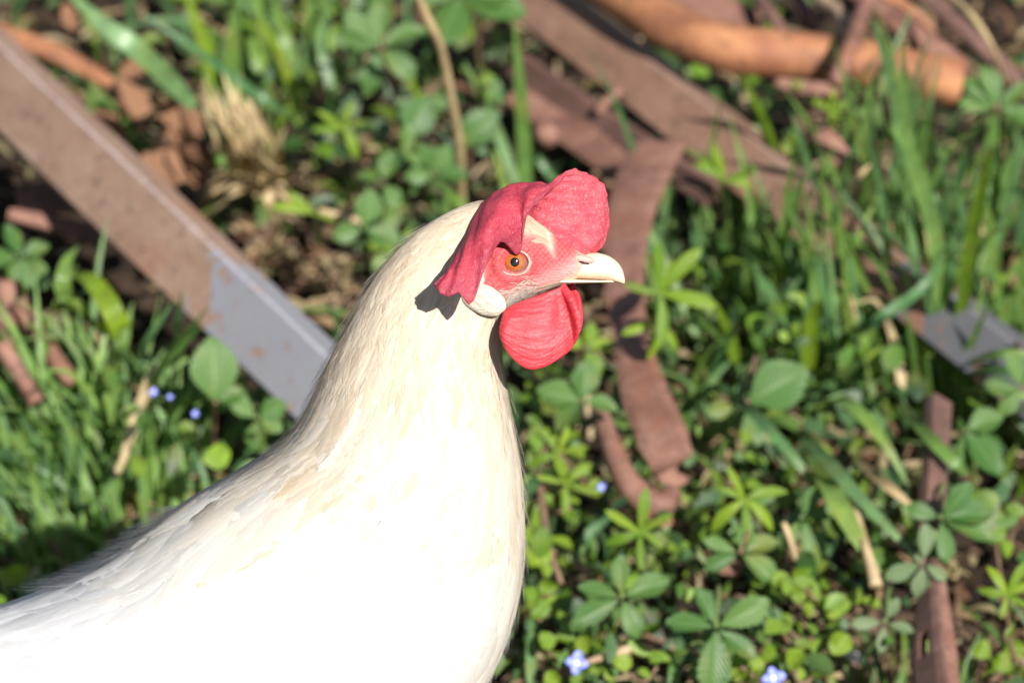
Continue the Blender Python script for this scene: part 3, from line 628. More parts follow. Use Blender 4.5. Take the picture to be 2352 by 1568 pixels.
for (X, Y, n, lab) in ((1960, 880, 40, 'dense grass tuft below the middle of the angle iron'), (1830, 930, 30, 'grass tuft around the single broad leaf'), (1720, 760, 22, 'grass right of the tall lime whorled plant'), (2060, 760, 34, 'grass tuft left of the grey iron end'), (1610, 640, 12, 'thin grass between tine and angle iron')):
    t = tuft(lab, X, Y); random_blades(t, n, .026, .06, .14, .0016, .0042, (0, -.05), .28, droop=.45)
for (X, Y, n, lab) in ((1880, 780, 24, 'long bright blades rising in front of the brown beam'), (2130, 660, 24, 'long upright blades between beam and pipe end')):
    t = tuft(lab, X, Y); random_blades(t, int(n * 1.4), .034, .11, .20, .0022, .0038, (.05, -.14), .2, mats=('grass_light', 'grass', 'grass_blue'), droop=.3)
for b, w in (([(1905, 475), (1960, 420, .07), (2005, 372, .085)], 16), ([(2050, 660), (2045, 560), (2040, 480)], 14), ([(2080, 900), (2060, 820), (2050, 750)], 18)): px_blade(GR['r'], b, w, 'straw')
t = tuft('wide green blades drooping across the lower right', 1880, 960); GR['w'] = t
for b, w, m in (([(1880, 950), (1935, 920, .05), (2020, 1000, .05), (2090, 1120, .03)], 26, 'grass'), ([(1650, 880), (1740, 960, .05), (1830, 1060, .045), (1880, 1130, .03)], 22, 'grass_blue'), ([(1830, 990), (1900, 1060, .055), (1990, 1160, .055), (2160, 1335, .03)], 27, 'grass_blue'), ([(1860, 1040), (1905, 1120, .055), (1960, 1220, .05), (2040, 1350, .03)], 38, 'grass'),
                ([(2070, 930), (2120, 990, .05), (2190, 1060, .05), (2230, 1090, .04)], 26, 'grass'), ([(2010, 1000), (2060, 1060, .03), (2095, 1140, .02)], 18, 'grass_blue')): px_blade(t, b, w, m)
for b, w in (([(1965, 1060), (2030, 1110, .035), (2112, 1175, .03)], 22),): px_blade(t, b, w, 'straw')
random_blades(t, 16, .03, .04, .09, .003, .006, (.1, -.1), .6)
t = tuft('single blades by the breast at the bottom', 1220, 1480)
for b, w, m in (([(1222, 1580), (1220, 1500), (1222, 1420)], 20, 'grass_blue'), ([(1545, 1590), (1550, 1530), (1548, 1500)], 22, 'grass'), ([(1330, 1250), (1390, 1190), (1420, 1160)], 20, 'grass_blue'), ([(1548, 1330), (1545, 1290), (1570, 1250)], 12, 'grass')): px_blade(t, b, w, m)
t = tuft('small grass tuft between pipe and top right corner', 2300, 520); random_blades(t, 9, .04, .05, .10, .003, .005)

# --- stalks and litter with a place of their own
rod('dry_stalk', 'tall dry stalk with a bent joint rising above the comb', 'stalk', [G(1062, 470, .01), G(1055, 340, .05), G(1035, 220, .09), G(1012, 110, .125), G(985, 50, .145), G(955, -20, .165)], [.0020, .0026, .0022, .0024, .0018], M['straw'], 40, 8, group='dry stalks')
rod('dry_stalk', 'pale dry stalk curving down at the top right corner', 'stalk', [G(2175, -20, .10), G(2235, 40, .10), G(2280, 110, .085), G(2315, 200, .05)], [.0014, .0016, .0009], M['straw'], 30, 8, group='dry stalks')
rod('dry_stalk', 'broken dried stem with a red torn end at the lower right', 'stalk', [G(1955, 1140, .05), G(1978, 1220, .048), G(1998, 1290, .044), G(2012, 1345, .04)], [.0018, .0021, .0025, .0032], M['straw'], 24, 10, group='dry stalks')
rod('dry_stalk', 'yellowish straw lying over the litter left of the nape', 'stalk', [G(735, 485, .035), G(780, 497, .035), G(832, 510, .03)], [.0022, .0022, .0018], M['straw'], 14, 8, group='dry stalks')
rod('dry_stalk', 'thin dry twig running down from the lime star plant', 'stalk', [G(1800, 1200, .04), G(1815, 1240, .035), G(1830, 1290, .03)], [.0013, .0017, .0011], M['straw'], 14, 8, group='dry stalks')
rod('dry_stalk', 'brown twig beside the open blue flower', 'stalk', [G(1330, 1525, .025), G(1385, 1508, .03), G(1445, 1490, .03)], [.0012, .0018, .0022], M['chip'], 14, 8, group='dry stalks')
rod('dry_stalk', 'reddish creeping stem close to the breast edge', 'stalk', [G(1235, 1060, .03), G(1245, 1160, .03), G(1262, 1260, .028), G(1290, 1340, .02)], [.0016, .0020, .0014], M['stem_red'], 24, 8, group='dry stalks')
def curled_leaf(label, X, Y, h, size, ang, curl, mat='deadleaf', name='dead_leaf', cat='dead leaf'):
    n, mcol = 11, 7; V = []; uv = []
    for i in range(n):
        f = i / (n - 1); w = .34 * math.sin(math.pi * (f * .92 + .04)) ** .7 * (1 + .12 * math.sin(i * 2.1))
        for j in range(mcol):
            c = -1 + 2 * j / (mcol - 1); a = c * curl
            V.append((f - .5, w * math.sin(a) / max(curl, .3), w * (1 - math.cos(a)) / max(curl, .3) + .10 * math.sin(f * 5 + j) * .4)); uv.append((f, .5 + c / 2))
    o = link(name, mesh_from(name, V, grid_faces(n, mcol), uv), M[mat]); s = size * PX * 1.25
    o.matrix_basis = frame_mat(G(X, Y, h - .014), dir_px(ang), rnd_normal(.25, unit(LEAFUP + .3 * T_))) @ Matrix.Diagonal((s, s, s, 1))
    sm = o.modifiers.new('thick', 'SOLIDIFY'); sm.thickness = .02
    return tag(o, label, cat, 'dead leaves')
for a in (('brown curled dead leaf nearest the long bar', 300, 250, .03, 150, -60, 1.1), ('brown dead leaf with light rim beside the grass base', 420, 300, .03, 170, -50, .9), ('small dead leaf above the orange strip end', 310, 160, .025, 90, 30, 1.2), ('dark dead leaf under the bleached grass base', 450, 380, .02, 150, -30, .8),
          ('narrow dead leaf between bar and curled leaves', 250, 300, .02, 120, -45, 1.3), ('pale pink dead leaf at the top left', 160, 40, .05, 70, 110, 1.0), ('large dull dead leaf low beside the bar', 370, 400, .015, 170, 20, .7)): curled_leaf(*a)
curled_leaf('small red leaf among the cinquefoils at the lower right', 1682, 1302, .04, 62, 20, .8, 'rust')
curled_leaf('orange brown leaf right of the lime whorl under the tine', 1515, 1190, .03, 60, -20, .8, 'deadleaf')
def chip(label, X, Y, ln, wd, ang, h=.006 - .038, mat='chip'):
    ln *= .9; wd *= rng.uniform(.55, .95)
    V = []; n = 9; seg = 8
    for i in range(n):
        f = i / (n - 1); r = max(.06, math.sin(math.pi * (.04 + .92 * f)) ** .45)
        for k in range(seg): w = 2 * math.pi * k / seg; V.append((f - .5, .5 * r * math.cos(w) * wd / ln * (1 + .1 * math.sin(k * 3 + i)), .28 * r * math.sin(w) * wd / ln))
    o = link('wood_chip', mesh_from('wood_chip', V, grid_faces(n, seg, True) + [tuple(range(seg))[::-1], tuple((n - 1) * seg + k for k in range(seg))]), M[mat]); s = ln * PX * 1.25
    o.matrix_basis = frame_mat(G(X, Y, h), dir_px(ang), rnd_normal(.15)) @ Matrix.Diagonal((s, s, s, 1)); return tag(o, label, 'wood chip', 'pale chips in the dry litter')
for a in (('upright tan chip nearest the grey paint edge of the bar', 610, 550, 75, 34, 85), ('short tan chip slanting left of the upright one', 575, 560, 60, 30, 70), ('largest tan chip in the litter left of the nape', 677, 590, 80, 38, 95), ('tan chip right of the largest one', 722, 570, 70, 34, 110), ('small round tan chip above the largest one', 655, 545, 40, 30, 60),
          ('tan chip standing right of the shaded litter', 757, 600, 60, 28, 100), ('greenish pale chip above the litter', 655, 350, 70, 28, 60), ('whitish pebble like chip above the lime whorl', 705, 415, 50, 40, 80), ('curved tan chip left of the nape leaves', 905, 440, 90, 24, 70), ('tiny tan chip beside the upper lime whorl', 838, 320, 34, 30, 0), ('lower tan chip beside the bar and neck', 745, 705, 70, 30, 80),
          ('pale chip close to the neck edge', 770, 640, 50, 26, 80), ('tan chip below the bar and grass', 550, 1025, 60, 30, 95), ('brown chip at the far left grass', 100, 970, 36, 30, 20), ('pale chip in front of the left rods', 130, 740, 60, 50, 40)): chip(*a)
chip('whitish chip on the bare soil at the bottom right', 1968, 1510, 68, 30, -25, -.012, 'stone')

# --- mass: small ground cover, fine grass, straw litter
def region_ok(X, Y):
    """which patches of soil are overgrown (the soil stays bare under the long bar and at the lower right)"""
    def near(ax, ay, bx, by, r):
        dx, dy = bx - ax, by - ay; k = max(0, min(1, ((X - ax) * dx + (Y - ay) * dy) / (dx * dx + dy * dy))); return math.hypot(X - ax - k * dx, Y - ay - k * dy) < r
    if near(-60, 440, 480, 850, 135): return 0
    if near(1230, 200, 1390, 760, 95): return .05
    if near(180, 60, 470, 110, 110): return .12
    if near(1300, 230, 2300, 860, 75): return .08
    if X < 560 and 880 < Y < 1320: return .3
    if near(2010, 1500, 2352, 1340, 140): return .08
    if near(1960, 1560, 2250, 1560, 60): return .15
    if near(280, 210, 440, 380, 110): return .08
    if near(1990, 300, 2352, 500, 130): return .08
    if near(1330, 760, 1400, 1050, 40): return .4
    if X > 1750 and Y < 260: return .35
    if near(560, 440, 760, 720, 120): return .07
    return 1
def spot(outer):
    if outer:
        while True:
            X, Y = rng.uniform(-2300, 4600), rng.uniform(-1500, 2200)
            if not (-480 < X < 2830 and -330 < Y < 1800): return X, Y
    return rng.uniform(-480, 2830), rng.uniform(-330, 1800)
def mass():
    V = []; F = []; TI = []; UV = []
    greens = np.array([(.06, .15, .03), (.09, .19, .035), (.045, .11, .035), (.13, .24, .02), (.08, .16, .06), (.11, .20, .05), (.18, .29, .03)])
    n = 0; tries = 0
    while n < 6100 and tries < 90000:
        tries += 1; X, Y = spot(n >= 2100)
        if rng.random() > region_ok(X, Y): continue
        if 0 < X < 1100 and Y > 1450: continue
        h = rng.uniform(-.012, .036); c = G(X, Y, h); c[2] = max(c[2], gh(c[0], c[1]) + .004); nn = rnd_normal(.42); d = unit(np.cross(nn, rng.normal(0, 1, 3))); s = np.cross(nn, d)
        ln = rng.uniform(.006, .017); wd = ln * rng.uniform(.35, .8); col = greens[rng.integers(len(greens))] * rng.uniform(.45, 1.05); b = len(V)
        for i, f in enumerate((0, .2, .45, .7, .9, 1)):
            w = (.12, .75, 1, .8, .42, .02)[i] * wd / 2
            for k in (-1, 0, 1): V.append(c + d * (f - .5) * ln + s * k * w + nn * (abs(k) * w * .3 - .2 * ln * (f - .4) ** 2)); TI.append(col); UV.append((f, .5 + .5 * k))
        F += grid_faces(6, 3, off=b); n += 1
    o = link('ground_cover', mesh_from('ground_cover', V, F, UV, tint=TI), M['cover']); tag(o, 'low mat of small green leaves covering the soil', 'ground cover', kind='stuff')
    V = []; F = []; TI = []; UV = []; n = 0
    while n < 3700:
        X, Y = spot(n >= 1500)
        if rng.random() > region_ok(X, Y): continue
        r = G(X, Y, -BED); r[2] = gh(r[0], r[1]) - .002; Lb = rng.uniform(.03, .075); az = rng.uniform(0, 6.28); ln = abs(rng.normal(0, .6)); d = unit([ln * math.cos(az), ln * math.sin(az), 1]); hd = unit([d[0], d[1], 0])
        v, f, uv = blade_mesh([r, r + d * Lb * .5, r + d * Lb * .9 + (hd * .3 - np.array([0, 0, .25])) * Lb * .6], rng.uniform(.0015, .0034), rng.uniform(-1, 1)); b = len(V)
        v = v[::1]; V += v; UV += uv; TI += [greens[rng.integers(len(greens))] * rng.uniform(.5, 1.05)] * len(v); F += [tuple(q + b for q in x) for x in f]; n += 1
    o = link('fine_grass', mesh_from('fine_grass', V, F, UV, tint=TI), M['cover']); tag(o, 'fine short grass sprouting between the leaves', 'grass', kind='stuff')
    V = []; F = []; TI = []; UV = []; n = 0
    tans = np.array([(.34, .23, .13), (.44, .33, .20), (.24, .14, .085), (.17, .09, .055), (.30, .25, .14)])
    while n < 6000:
        X, Y = spot(n >= 4200)
        dens = .35
        if 520 < X < 860 and 330 < Y < 760: dens = 1
        if 230 < X < 520 and 180 < Y < 470: dens = .8
        if region_ok(X, Y) == 0: dens = .12
        if rng.random() > dens: continue
        c = G(X, Y, rng.uniform(.001, .012) - BED); d = unit([rng.normal(), rng.normal(), rng.normal() * .25]); s = unit(np.cross(d, [0, -.3, 1])); nn = np.cross(s, d)
        ln = rng.uniform(.006, .028); w = rng.uniform(.0006, .0022); col = tans[rng.integers(len(tans))] * rng.uniform(.7, 1.2); b = len(V)
        for i, f in enumerate((0, .35, .7, 1)):
            for k in (-1, 0, 1): V.append(c + d * (f - .5) * ln + s * k * w * (.6, 1, 1, .4)[i] + nn * (abs(k) * w * .5 + ln * .15 * math.sin(f * 3.1))); TI.append(col); UV.append((f, .5 + .5 * k))
        F += grid_faces(4, 3, off=b); n += 1
    o = link('straw_litter', mesh_from('straw_litter', V, F, UV, tint=TI), M['cover']); tag(o, 'scattered bits of straw and dry plant litter', 'litter', kind='stuff')
    V = []; F = []; n = 0
    while n < 2200:
        X = rng.uniform(-480, 2830); Y = rng.uniform(-330, 1800); c = G(X, Y, -BED); c[2] = gh(c[0], c[1]); r = rng.uniform(.0012, .0048) * (1.4 if X > 1900 and Y > 1250 else 1); b = len(V)
        q = rng.normal(0, 1, (8, 3)); q /= np.linalg.norm(q, axis=1)[:, None]
        base = np.array([(1, 0, 0), (-1, 0, 0), (0, 1, 0), (0, -1, 0), (0, 0, 1), (0, 0, -1)]) * r * rng.uniform(.6, 1.2, (6, 3)); rot = np.array(Quaternion(rng.normal(0, 1, 4)).normalized().to_matrix())
        V += list(base @ rot.T + c + np.array([0, 0, r * .4])); F += [tuple(b + k for k in x) for x in ((0, 2, 4), (2, 1, 4), (1, 3, 4), (3, 0, 4), (2, 0, 5), (1, 2, 5), (3, 1, 5), (0, 3, 5))]; n += 1
    o = link('soil_crumbs', mesh_from('soil_crumbs', V, F, smooth=False), M['soil']); tag(o, 'loose crumbs of brown soil', 'soil', kind='stuff')
mass()

# ================================================================== THE HEN
def feather_material():
    m, nt, out = new_mat('hen_feathers'); tc = N(nt, 'ShaderNodeTexCoord')
    a = N(nt, 'ShaderNodeAttribute'); a.attribute_name = 'tint'
    st = noise(nt, mapping(nt, tc.outputs['UV'], (2.5, 22, 1)), 1.0, 3, .6)
    c = mix(nt, 1.0, a.outputs['Color'], ramp(nt, st, [(.25, .84), (.75, 1.1)]).outputs[0], 'MULTIPLY')
    p = N(nt, 'ShaderNodeBsdfPrincipled', Roughness=.62); p.inputs['Specular IOR Level'].default_value = .25
    p.inputs['Sheen Weight'].default_value = .15
    L(nt, c, p.inputs['Base Color']); L(nt, bump(nt, st, .25, .0005), p.inputs['Normal'])
    tr = N(nt, 'ShaderNodeBsdfTranslucent'); L(nt, c, tr.inputs['Color']); ms = N(nt, 'ShaderNodeMixShader'); ms.inputs[0].default_value = .36
    L(nt, p.outputs[0], ms.inputs[1]); L(nt, tr.outputs[0], ms.inputs[2]); L(nt, ms.outputs[0], out.inputs[0]); return m
def skin_material(name, c1, c2, frost, bscale=(1, 1, 1), bstr=.5, rough=.5, fr_amt=.5, sss=.25, wr=260):
    m, nt, out = new_mat(name); tc = N(nt, 'ShaderNodeTexCoord'); ob = tc.outputs['Object']
    n1 = noise(nt, ob, 110, 4, .6); n2 = noise(nt, mapping(nt, ob, bscale), wr, 5, .7, 1.4); n3 = noise(nt, mapping(nt, ob, (1.8, 1, .6)), 900, 2, .6)
    c = ramp(nt, n1, [(.3, c1), (.7, c2)]).outputs[0]
    c = mix(nt, ramp(nt, n3, [(.58, 0.0), (.74, fr_amt)]).outputs[0], c, frost)
    at = N(nt, 'ShaderNodeAttribute'); at.attribute_name = 'tint'; has = ('comb' in name or 'wattle' in name)
    if has: c = mix(nt, 1.0, c, at.outputs['Color'], 'MULTIPLY')
    c = mix(nt, ramp(nt, n2, [(.3, .35), (.5, 0.0)]).outputs[0], c, (.20, .01, .03)) if has else c  # wrinkles darkened towards purple: fold shading put into the colour
    p = N(nt, 'ShaderNodeBsdfPrincipled', Roughness=rough)
    p.inputs['Subsurface Weight'].default_value = sss; p.inputs['Subsurface Radius'].default_value = (.0025, .0007, .0005); p.inputs['Subsurface Scale'].default_value = 1.0
    L(nt, c, p.inputs['Base Color']); L(nt, bump(nt, mix(nt, .3, n2, n3), bstr, .0012), p.inputs['Normal']); L(nt, p.outputs[0], out.inputs[0]); return m
M['feather'] = feather_material()
M['comb'] = skin_material('comb_skin', (.30, .016, .036), (.45, .046, .070), (.72, .36, .36), (.8, 1, 1.9), 1.0, .58, .28, wr=210)
M['wattle'] = skin_material('wattle_skin', (.44, .022, .034), (.55, .040, .054), (.75, .25, .25), (.5, 1, 3.2), .6, .5, .22, wr=150)
def body_material():
    m, nt, out = new_mat('hen_skin'); a = N(nt, 'ShaderNodeAttribute'); a.attribute_name = 'tint'; tc = N(nt, 'ShaderNodeTexCoord')
    n2 = noise(nt, tc.outputs['Object'], 420, 4, .65, .3)
    c = mix(nt, .5, a.outputs['Color'], ramp(nt, n2, [(.3, .75), (.7, 1.25)]).outputs[0], 'MULTIPLY')
    p = N(nt, 'ShaderNodeBsdfPrincipled', Roughness=.6); p.inputs['Subsurface Weight'].default_value = .12; p.inputs['Subsurface Radius'].default_value = (.002, .0008, .0006); p.inputs['Subsurface Scale'].default_value = 1
    L(nt, c, p.inputs['Base Color']); wv = noise(nt, mapping(nt, tc.outputs['Object'], (.6, 1, 1.6), (0, 0, 0), (0, .5, 0)), 300, 4, .7, 1.5)
    L(nt, bump(nt, mix(nt, .5, n2, wv), 1.0, .0014), p.inputs['Normal']); L(nt, p.outputs[0], out.inputs[0]); return m
M['henskin'] = body_material()
M['beak'] = simple_mat('horn_beak', (.56, .42, .28), (.70, .56, .42), 160, .36, .25, .0005, 6)
M['lobe'] = skin_material('white_ear_lobe', (.44, .38, .30), (.58, .52, .43), (.66, .66, .58), (1, 1, 2.5), 1.0, .6, .3, .2)
M['lid'] = skin_material('eyelid_skin', (.55, .25, .20), (.66, .36, .30), (.7, .5, .45), (1, 1, 1), .5, .5, .3, .2)
def gloss(name, col, rough=.08, coat=1.0):
    m, nt, out = new_mat(name); p = N(nt, 'ShaderNodeBsdfPrincipled', Roughness=rough); p.inputs['Coat Weight'].default_value = coat
    tc = N(nt, 'ShaderNodeTexCoord'); n = noise(nt, tc.outputs['Object'], 700, 3); c = ramp(nt, n, [(.3, [x * .75 for x in col]), (.7, [x * 1.15 for x in col])])
    L(nt, c.outputs[0], p.inputs['Base Color']); L(nt, p.outputs[0], out.inputs[0]); return m
M['iris'] = gloss('orange_iris', (.36, .095, .022)); M['pupil'] = gloss('black_pupil', (.004, .004, .005)); M['eyewhite'] = gloss('dark_eye_rim', (.20, .12, .10), .2)
M['shank'] = simple_mat('yellow_shank', (.45, .33, .12), (.58, .45, .2), 300, .5, .4, .001)

# stations of the body: dorsal edge, ventral edge (layout units) and half thickness across (m)
ST = [((1364, 592), (1322, 644), .0080), ((1326, 562), (1295, 655), .0104), ((1268, 520), (1245, 672), .0125), ((1210, 482), (1195, 690), .0152), ((1130, 463), (1155, 722), .0172), ((1050, 482), (1150, 762), .0192),
      ((945, 548), (1150, 812), .0235), ((860, 645), (1157, 862), .0285), ((797, 757), (1167, 922), .034), ((747, 857), (1180, 1000), .040), ((702, 957), (1191, 1090), .047),
      ((648, 1022), (1199, 1190), .054), ((555, 1080), (1199, 1290), .060), ((450, 1140), (1180, 1400), .067), ((350, 1212), (1132, 1530), .073), ((240, 1294), (1030, 1690), .078), ((110, 1355), (850, 1850), .080),
      ((-60, 1412), (600, 1950), .079), ((-250, 1440), (300, 1960), .072), ((-420, 1420), (0, 1880), .060), ((-560, 1370), (-250, 1760), .044), ((-660, 1320), (-450, 1640), .028), ((-720, 1320), (-590, 1560), .012)]
NT = 900
arr = np.array([[a[0], a[1], b[0], b[1], d] for a, b, d in ST]); tab = catmull(arr, NT)
def t_centre(Y): return (784 - Y) * PX * math.tan(PITCH)
TC = np.zeros((NT, 3)); TE1 = np.zeros((NT, 3)); TD = tab[:, 4]
for i, r in enumerate(tab):
    ym = (r[1] + r[3]) / 2; t = t_centre(ym); A = P(r[0], r[1], t); B = P(r[2], r[3], t); TC[i] = (A + B) / 2; TE1[i] = (A - B) / 2
THEAD = t_centre(600)
def relief(u, v):
    """folds of the plumage: furrow between back and folded wing, step where the neck cape ends"""
    a = np.abs((v + np.pi) % (2 * np.pi) - np.pi); k = sst(.50, .56, u) * (1 - sst(.74, .84, u))
    z = -.0006 * k * np.exp(-((a - (.62 - 1.0 * (u - .55))) / .10) ** 2) + .0010 * k * np.exp(-((a - (1.0 - .8 * (u - .55))) / .22) ** 2)
    edge = .505 + .02 * np.sin(a * 9) + .012 * np.sin(a * 23 + 1) + .03 * np.cos(a)
    return z + .0006 * sst(.36, .46, u) * (1 - sst(edge - .03, edge + .05, u))
def sst(a, b, x): k = np.clip((x - a) / (b - a), 0, 1); return k * k * (3 - 2 * k)
def body_pt(u, v, lift=0.0):
    """u in 0..1 from beak to tail, v angle (0 back, pi/2 near flank, pi belly); arrays allowed"""
    f = np.clip(u, 0, 1) * (NT - 1); i = np.minimum(f.astype(int), NT - 2); w = (f - i)[..., None]
    c = TC[i] * (1 - w) + TC[i + 1] * w; e = TE1[i] * (1 - w) + TE1[i + 1] * w; d = (TD[i] * (1 - w[..., 0]) + TD[i + 1] * w[..., 0])[..., None]
    lift = lift + relief(u, v)
    cv, sv = np.cos(v)[..., None], np.sin(v)[..., None]
    off = cv * e + sv * d * T_
    if True:
        nrm = cv / np.linalg.norm(e, axis=-1, keepdims=True) ** 2 * e + sv / d * T_
        nrm = nrm / np.linalg.norm(nrm, axis=-1, keepdims=True); off = off + nrm * np.asarray(lift)[..., None]
    return c + off
def body_nrm(u, v):
    f = np.clip(u, 0, 1) * (NT - 1); i = np.minimum(f.astype(int), NT - 2); e = TE1[i]; d = TD[i][..., None]; cv, sv = np.cos(v)[..., None], np.sin(v)[..., None]
    n = cv / np.linalg.norm(e, axis=-1, keepdims=True) ** 2 * e + sv / d * T_; return n / np.linalg.norm(n, axis=-1, keepdims=True)
def to_layout(p):
    q = p - CAM; z = -(q @ T_); return 1176 + (q @ R_) / z * DIST / PX, 784 - (q @ U_) / z * DIST / PX
def sstep(a, b, x): k = np.clip((x - a) / (b - a), 0, 1); return k * k * (3 - 2 * k)
# pigment by place on the head (both sides alike)
def face_mask(X, Y):
    """1 = bare red face, 0 = feathered"""
    back = sstep(1095, 1130, X + .25 * (Y - 600)); low = 1 - sstep(688, 712, Y + .5 * (X - 1180)); up = sstep(-28, 16, Y - (524 + .66 * (X - 1190)) - 8 * np.sin(X * .08))
    up = np.maximum(up, sstep(1252, 1282, X)); return back * low * up
def skin_tint(X, Y):
    f = face_mask(X, Y)[..., None]; cream = np.array([.60, .49, .37]); red = np.array([.45, .030, .040]); pink = np.array([.64, .36, .34])
    k = (sstep(640, 700, Y + .5 * (X - 1180)) * .8)[..., None]; wisp = (.15 + .2 * np.sin(X * .5) * np.sin(Y * .43))[..., None]
    c = red * (1 - k) + pink * k; c = c * (1 - wisp * .6) + pink * wisp * .6
    cere = (sstep(1308, 1346, X) * .8)[..., None]; c = c * (1 - cere) + np.array([.60, .34, .24]) * cere
    return cream * (1 - f) + c * f

hen = thing('hen', 'white and cream hen with red floppy comb, seen in profile', 'hen', (float(TC[-260][0]), 0, 0))
HL = np.array(hen.location)
def hen_part(name, V, F, mat, uv=None, tint=None, parent=None, smooth=True):
    return link(name, mesh_from(name, np.asarray(V) - HL, F, uv, smooth, tint), mat, parent or hen)
# --- body: one continuous skin from beak base to tail
us = np.concatenate([np.linspace(0, .26, 130)[:-1], np.linspace(.26, 1, 130)]); nv = 112
UU, VV = np.meshgrid(us, np.linspace(0, 2 * np.pi, nv, endpoint=False), indexing='ij')
pts = body_pt(UU, VV); X, Y = to_layout(pts)
EYE = (1181, 603)
dx, dy = X - EYE[0], Y - EYE[1]; rr = np.hypot(dx, dy * 1.15); side = np.abs(np.sin(VV))
lift = side * (.0016 * np.exp(-((rr - 40) / 12) ** 2) - .0012 * np.exp(-(rr / 24) ** 2)) * (UU < .3)                       # socket and ring round the eye
lift += side * .0007 * np.exp(-(((X - 1215) / 70) ** 2 + ((Y - (548 + .45 * (X - 1200))) / 20) ** 2)) * (UU < .3)             # brow
lift += side * .0016 * np.exp(-(((X - 1180) / 60) ** 2 + ((Y - 660) / 28) ** 2)) * (UU < .3)                                  # cheek
pts = body_pt(UU, VV, lift); V = pts.reshape(-1, 3); F = grid_faces(len(us), nv, True); F += [tuple(range(nv))[::-1], tuple((len(us) - 1) * nv + k for k in range(nv))]
tint = skin_tint(X, Y); tint[UU > .3] = (.84, .81, .77)
hen_part('body', V, F, M['henskin'], tint=tint.reshape(-1, 3))

# --- plumage
NR = []
_q = np.array([.5]), np.array([1.5]); FLIP = bool(np.sum(np.cross(body_pt(_q[0] + .002, _q[1]) - body_pt(_q[0], _q[1]), body_pt(_q[0], _q[1] + .01) - body_pt(_q[0], _q[1])) * body_nrm(*_q)) > 0)
def set_normals(o): o.cycles.shadow_terminator_geometry_offset = 0; o.cycles.shadow_terminator_offset = 0; o.data.normals_split_custom_set_from_vertices(np.vstack(NR)); NR.clear()
def feathers(name, n, u0, u1, length, width, lift0, lift1, col_fn, rows=6, cols=7, vr=(0, 2 * np.pi), dens=None, ragged=.25, side_jit=.12, mask=None, seed=1, tipw=.55):
    g = np.random.default_rng(seed); u = u0 + (u1 - u0) * ((np.arange(n * 3) * .754877666 + g.random()) % 1); v = vr[0] + (vr[1] - vr[0]) * ((np.arange(n * 3) * .569840291 + g.random()) % 1); u = u + g.normal(0, .004, n * 3); v = v + g.normal(0, .03, n * 3)
    sp_ = np.linalg.norm(body_pt(u + .001, v) - body_pt(u - .001, v), axis=1) * np.linalg.norm(body_pt(u, v + .01) - body_pt(u, v - .01), axis=1)
    keep = g.random(n * 3) < sp_ / np.quantile(sp_, .9)
    p0 = body_pt(u, v); X0, Y0 = to_layout(p0)
    if mask is not None: keep &= mask(X0, Y0, u, v, g)
    idx = np.nonzero(keep)[0][:n]; u, v, X0, Y0 = u[idx], v[idx], X0[idx], Y0[idx]; n = len(u)
    spu = np.linalg.norm(body_pt(u + .002, v) - body_pt(u - .002, v), axis=1) / .004; spv = np.linalg.norm(body_pt(u, v + .01) - body_pt(u, v - .01), axis=1) / .02
    Ls = (length(u) if callable(length) else length) * g.uniform(.75, 1.2, n); Ws = (width(u) if callable(width) else width) * g.uniform(.8, 1.2, n)
    k = np.linspace(0, 1, rows)[None, :, None]; j = np.linspace(-1, 1, cols)[None, None, :]
    prof = np.where(k < .55, .55 + .45 * np.sin(np.clip(k / .55, 0, 1) * np.pi / 2), np.sqrt(np.clip(1 - ((k - .55) / .52) ** 2 * (1 - tipw * .2), .02, 1)))
    tiplen = 1 - .22 * np.abs(j) ** 1.5 + ragged * g.uniform(-.5, .35, (n, 1, cols)) * 1.0
    kk = np.where(k > .4, .4 + (k - .4) * np.clip((tiplen - .4) / .6, .3, 1.3), k + 0 * tiplen)
    bend = g.normal(0, side_jit, (n, 1, 1))
    uu = u[:, None, None] + kk * (Ls / spu)[:, None, None] + 0 * j
    vv = v[:, None, None] + j * prof * (Ws / 2 / spv)[:, None, None] + bend * kk * (Ls / spv)[:, None, None]
    lf = lift0 + (lift1 * g.uniform(.5, 1.3, (n, 1, 1))) * kk + (Ws[:, None, None] * .05) * (1 - j ** 2) * prof * (1 - kk)
    pt = body_pt(np.clip(uu, 0, 1), vv, lf)
    # shading normals: the surface of the body, fanned a little across each feather
    nr = body_nrm(np.clip(uu, 0, 1), vv); side = np.gradient(pt, axis=2); side /= np.linalg.norm(side, axis=-1, keepdims=True) + 1e-12
    nr = nr + side * j[..., None] * .16 + g.normal(0, .05, (n, 1, 1, 3)); NR.append((nr / np.linalg.norm(nr, axis=-1, keepdims=True)).reshape(-1, 3))
    V = pt.reshape(-1, 3); base = [f[::-1] for f in grid_faces(rows, cols)] if FLIP else grid_faces(rows, cols); b = np.array(base)[None] + (np.arange(n) * rows * cols)[:, None, None]
    uv = np.stack([np.broadcast_to(k, (n, rows, cols)) + g.uniform(0, 50, (n, 1, 1)), np.broadcast_to(j * .5 + .5, (n, rows, cols)) + g.uniform(0, 50, (n, 1, 1))], -1).reshape(-1, 2)
    c = col_fn(X0, Y0, u, g)[:, None, None, :] * np.ones((1, rows, cols, 1)); shade = 1 - .0 * k[..., None]
    return V, b.reshape(-1, 4), uv, (c * shade).reshape(-1, 3)
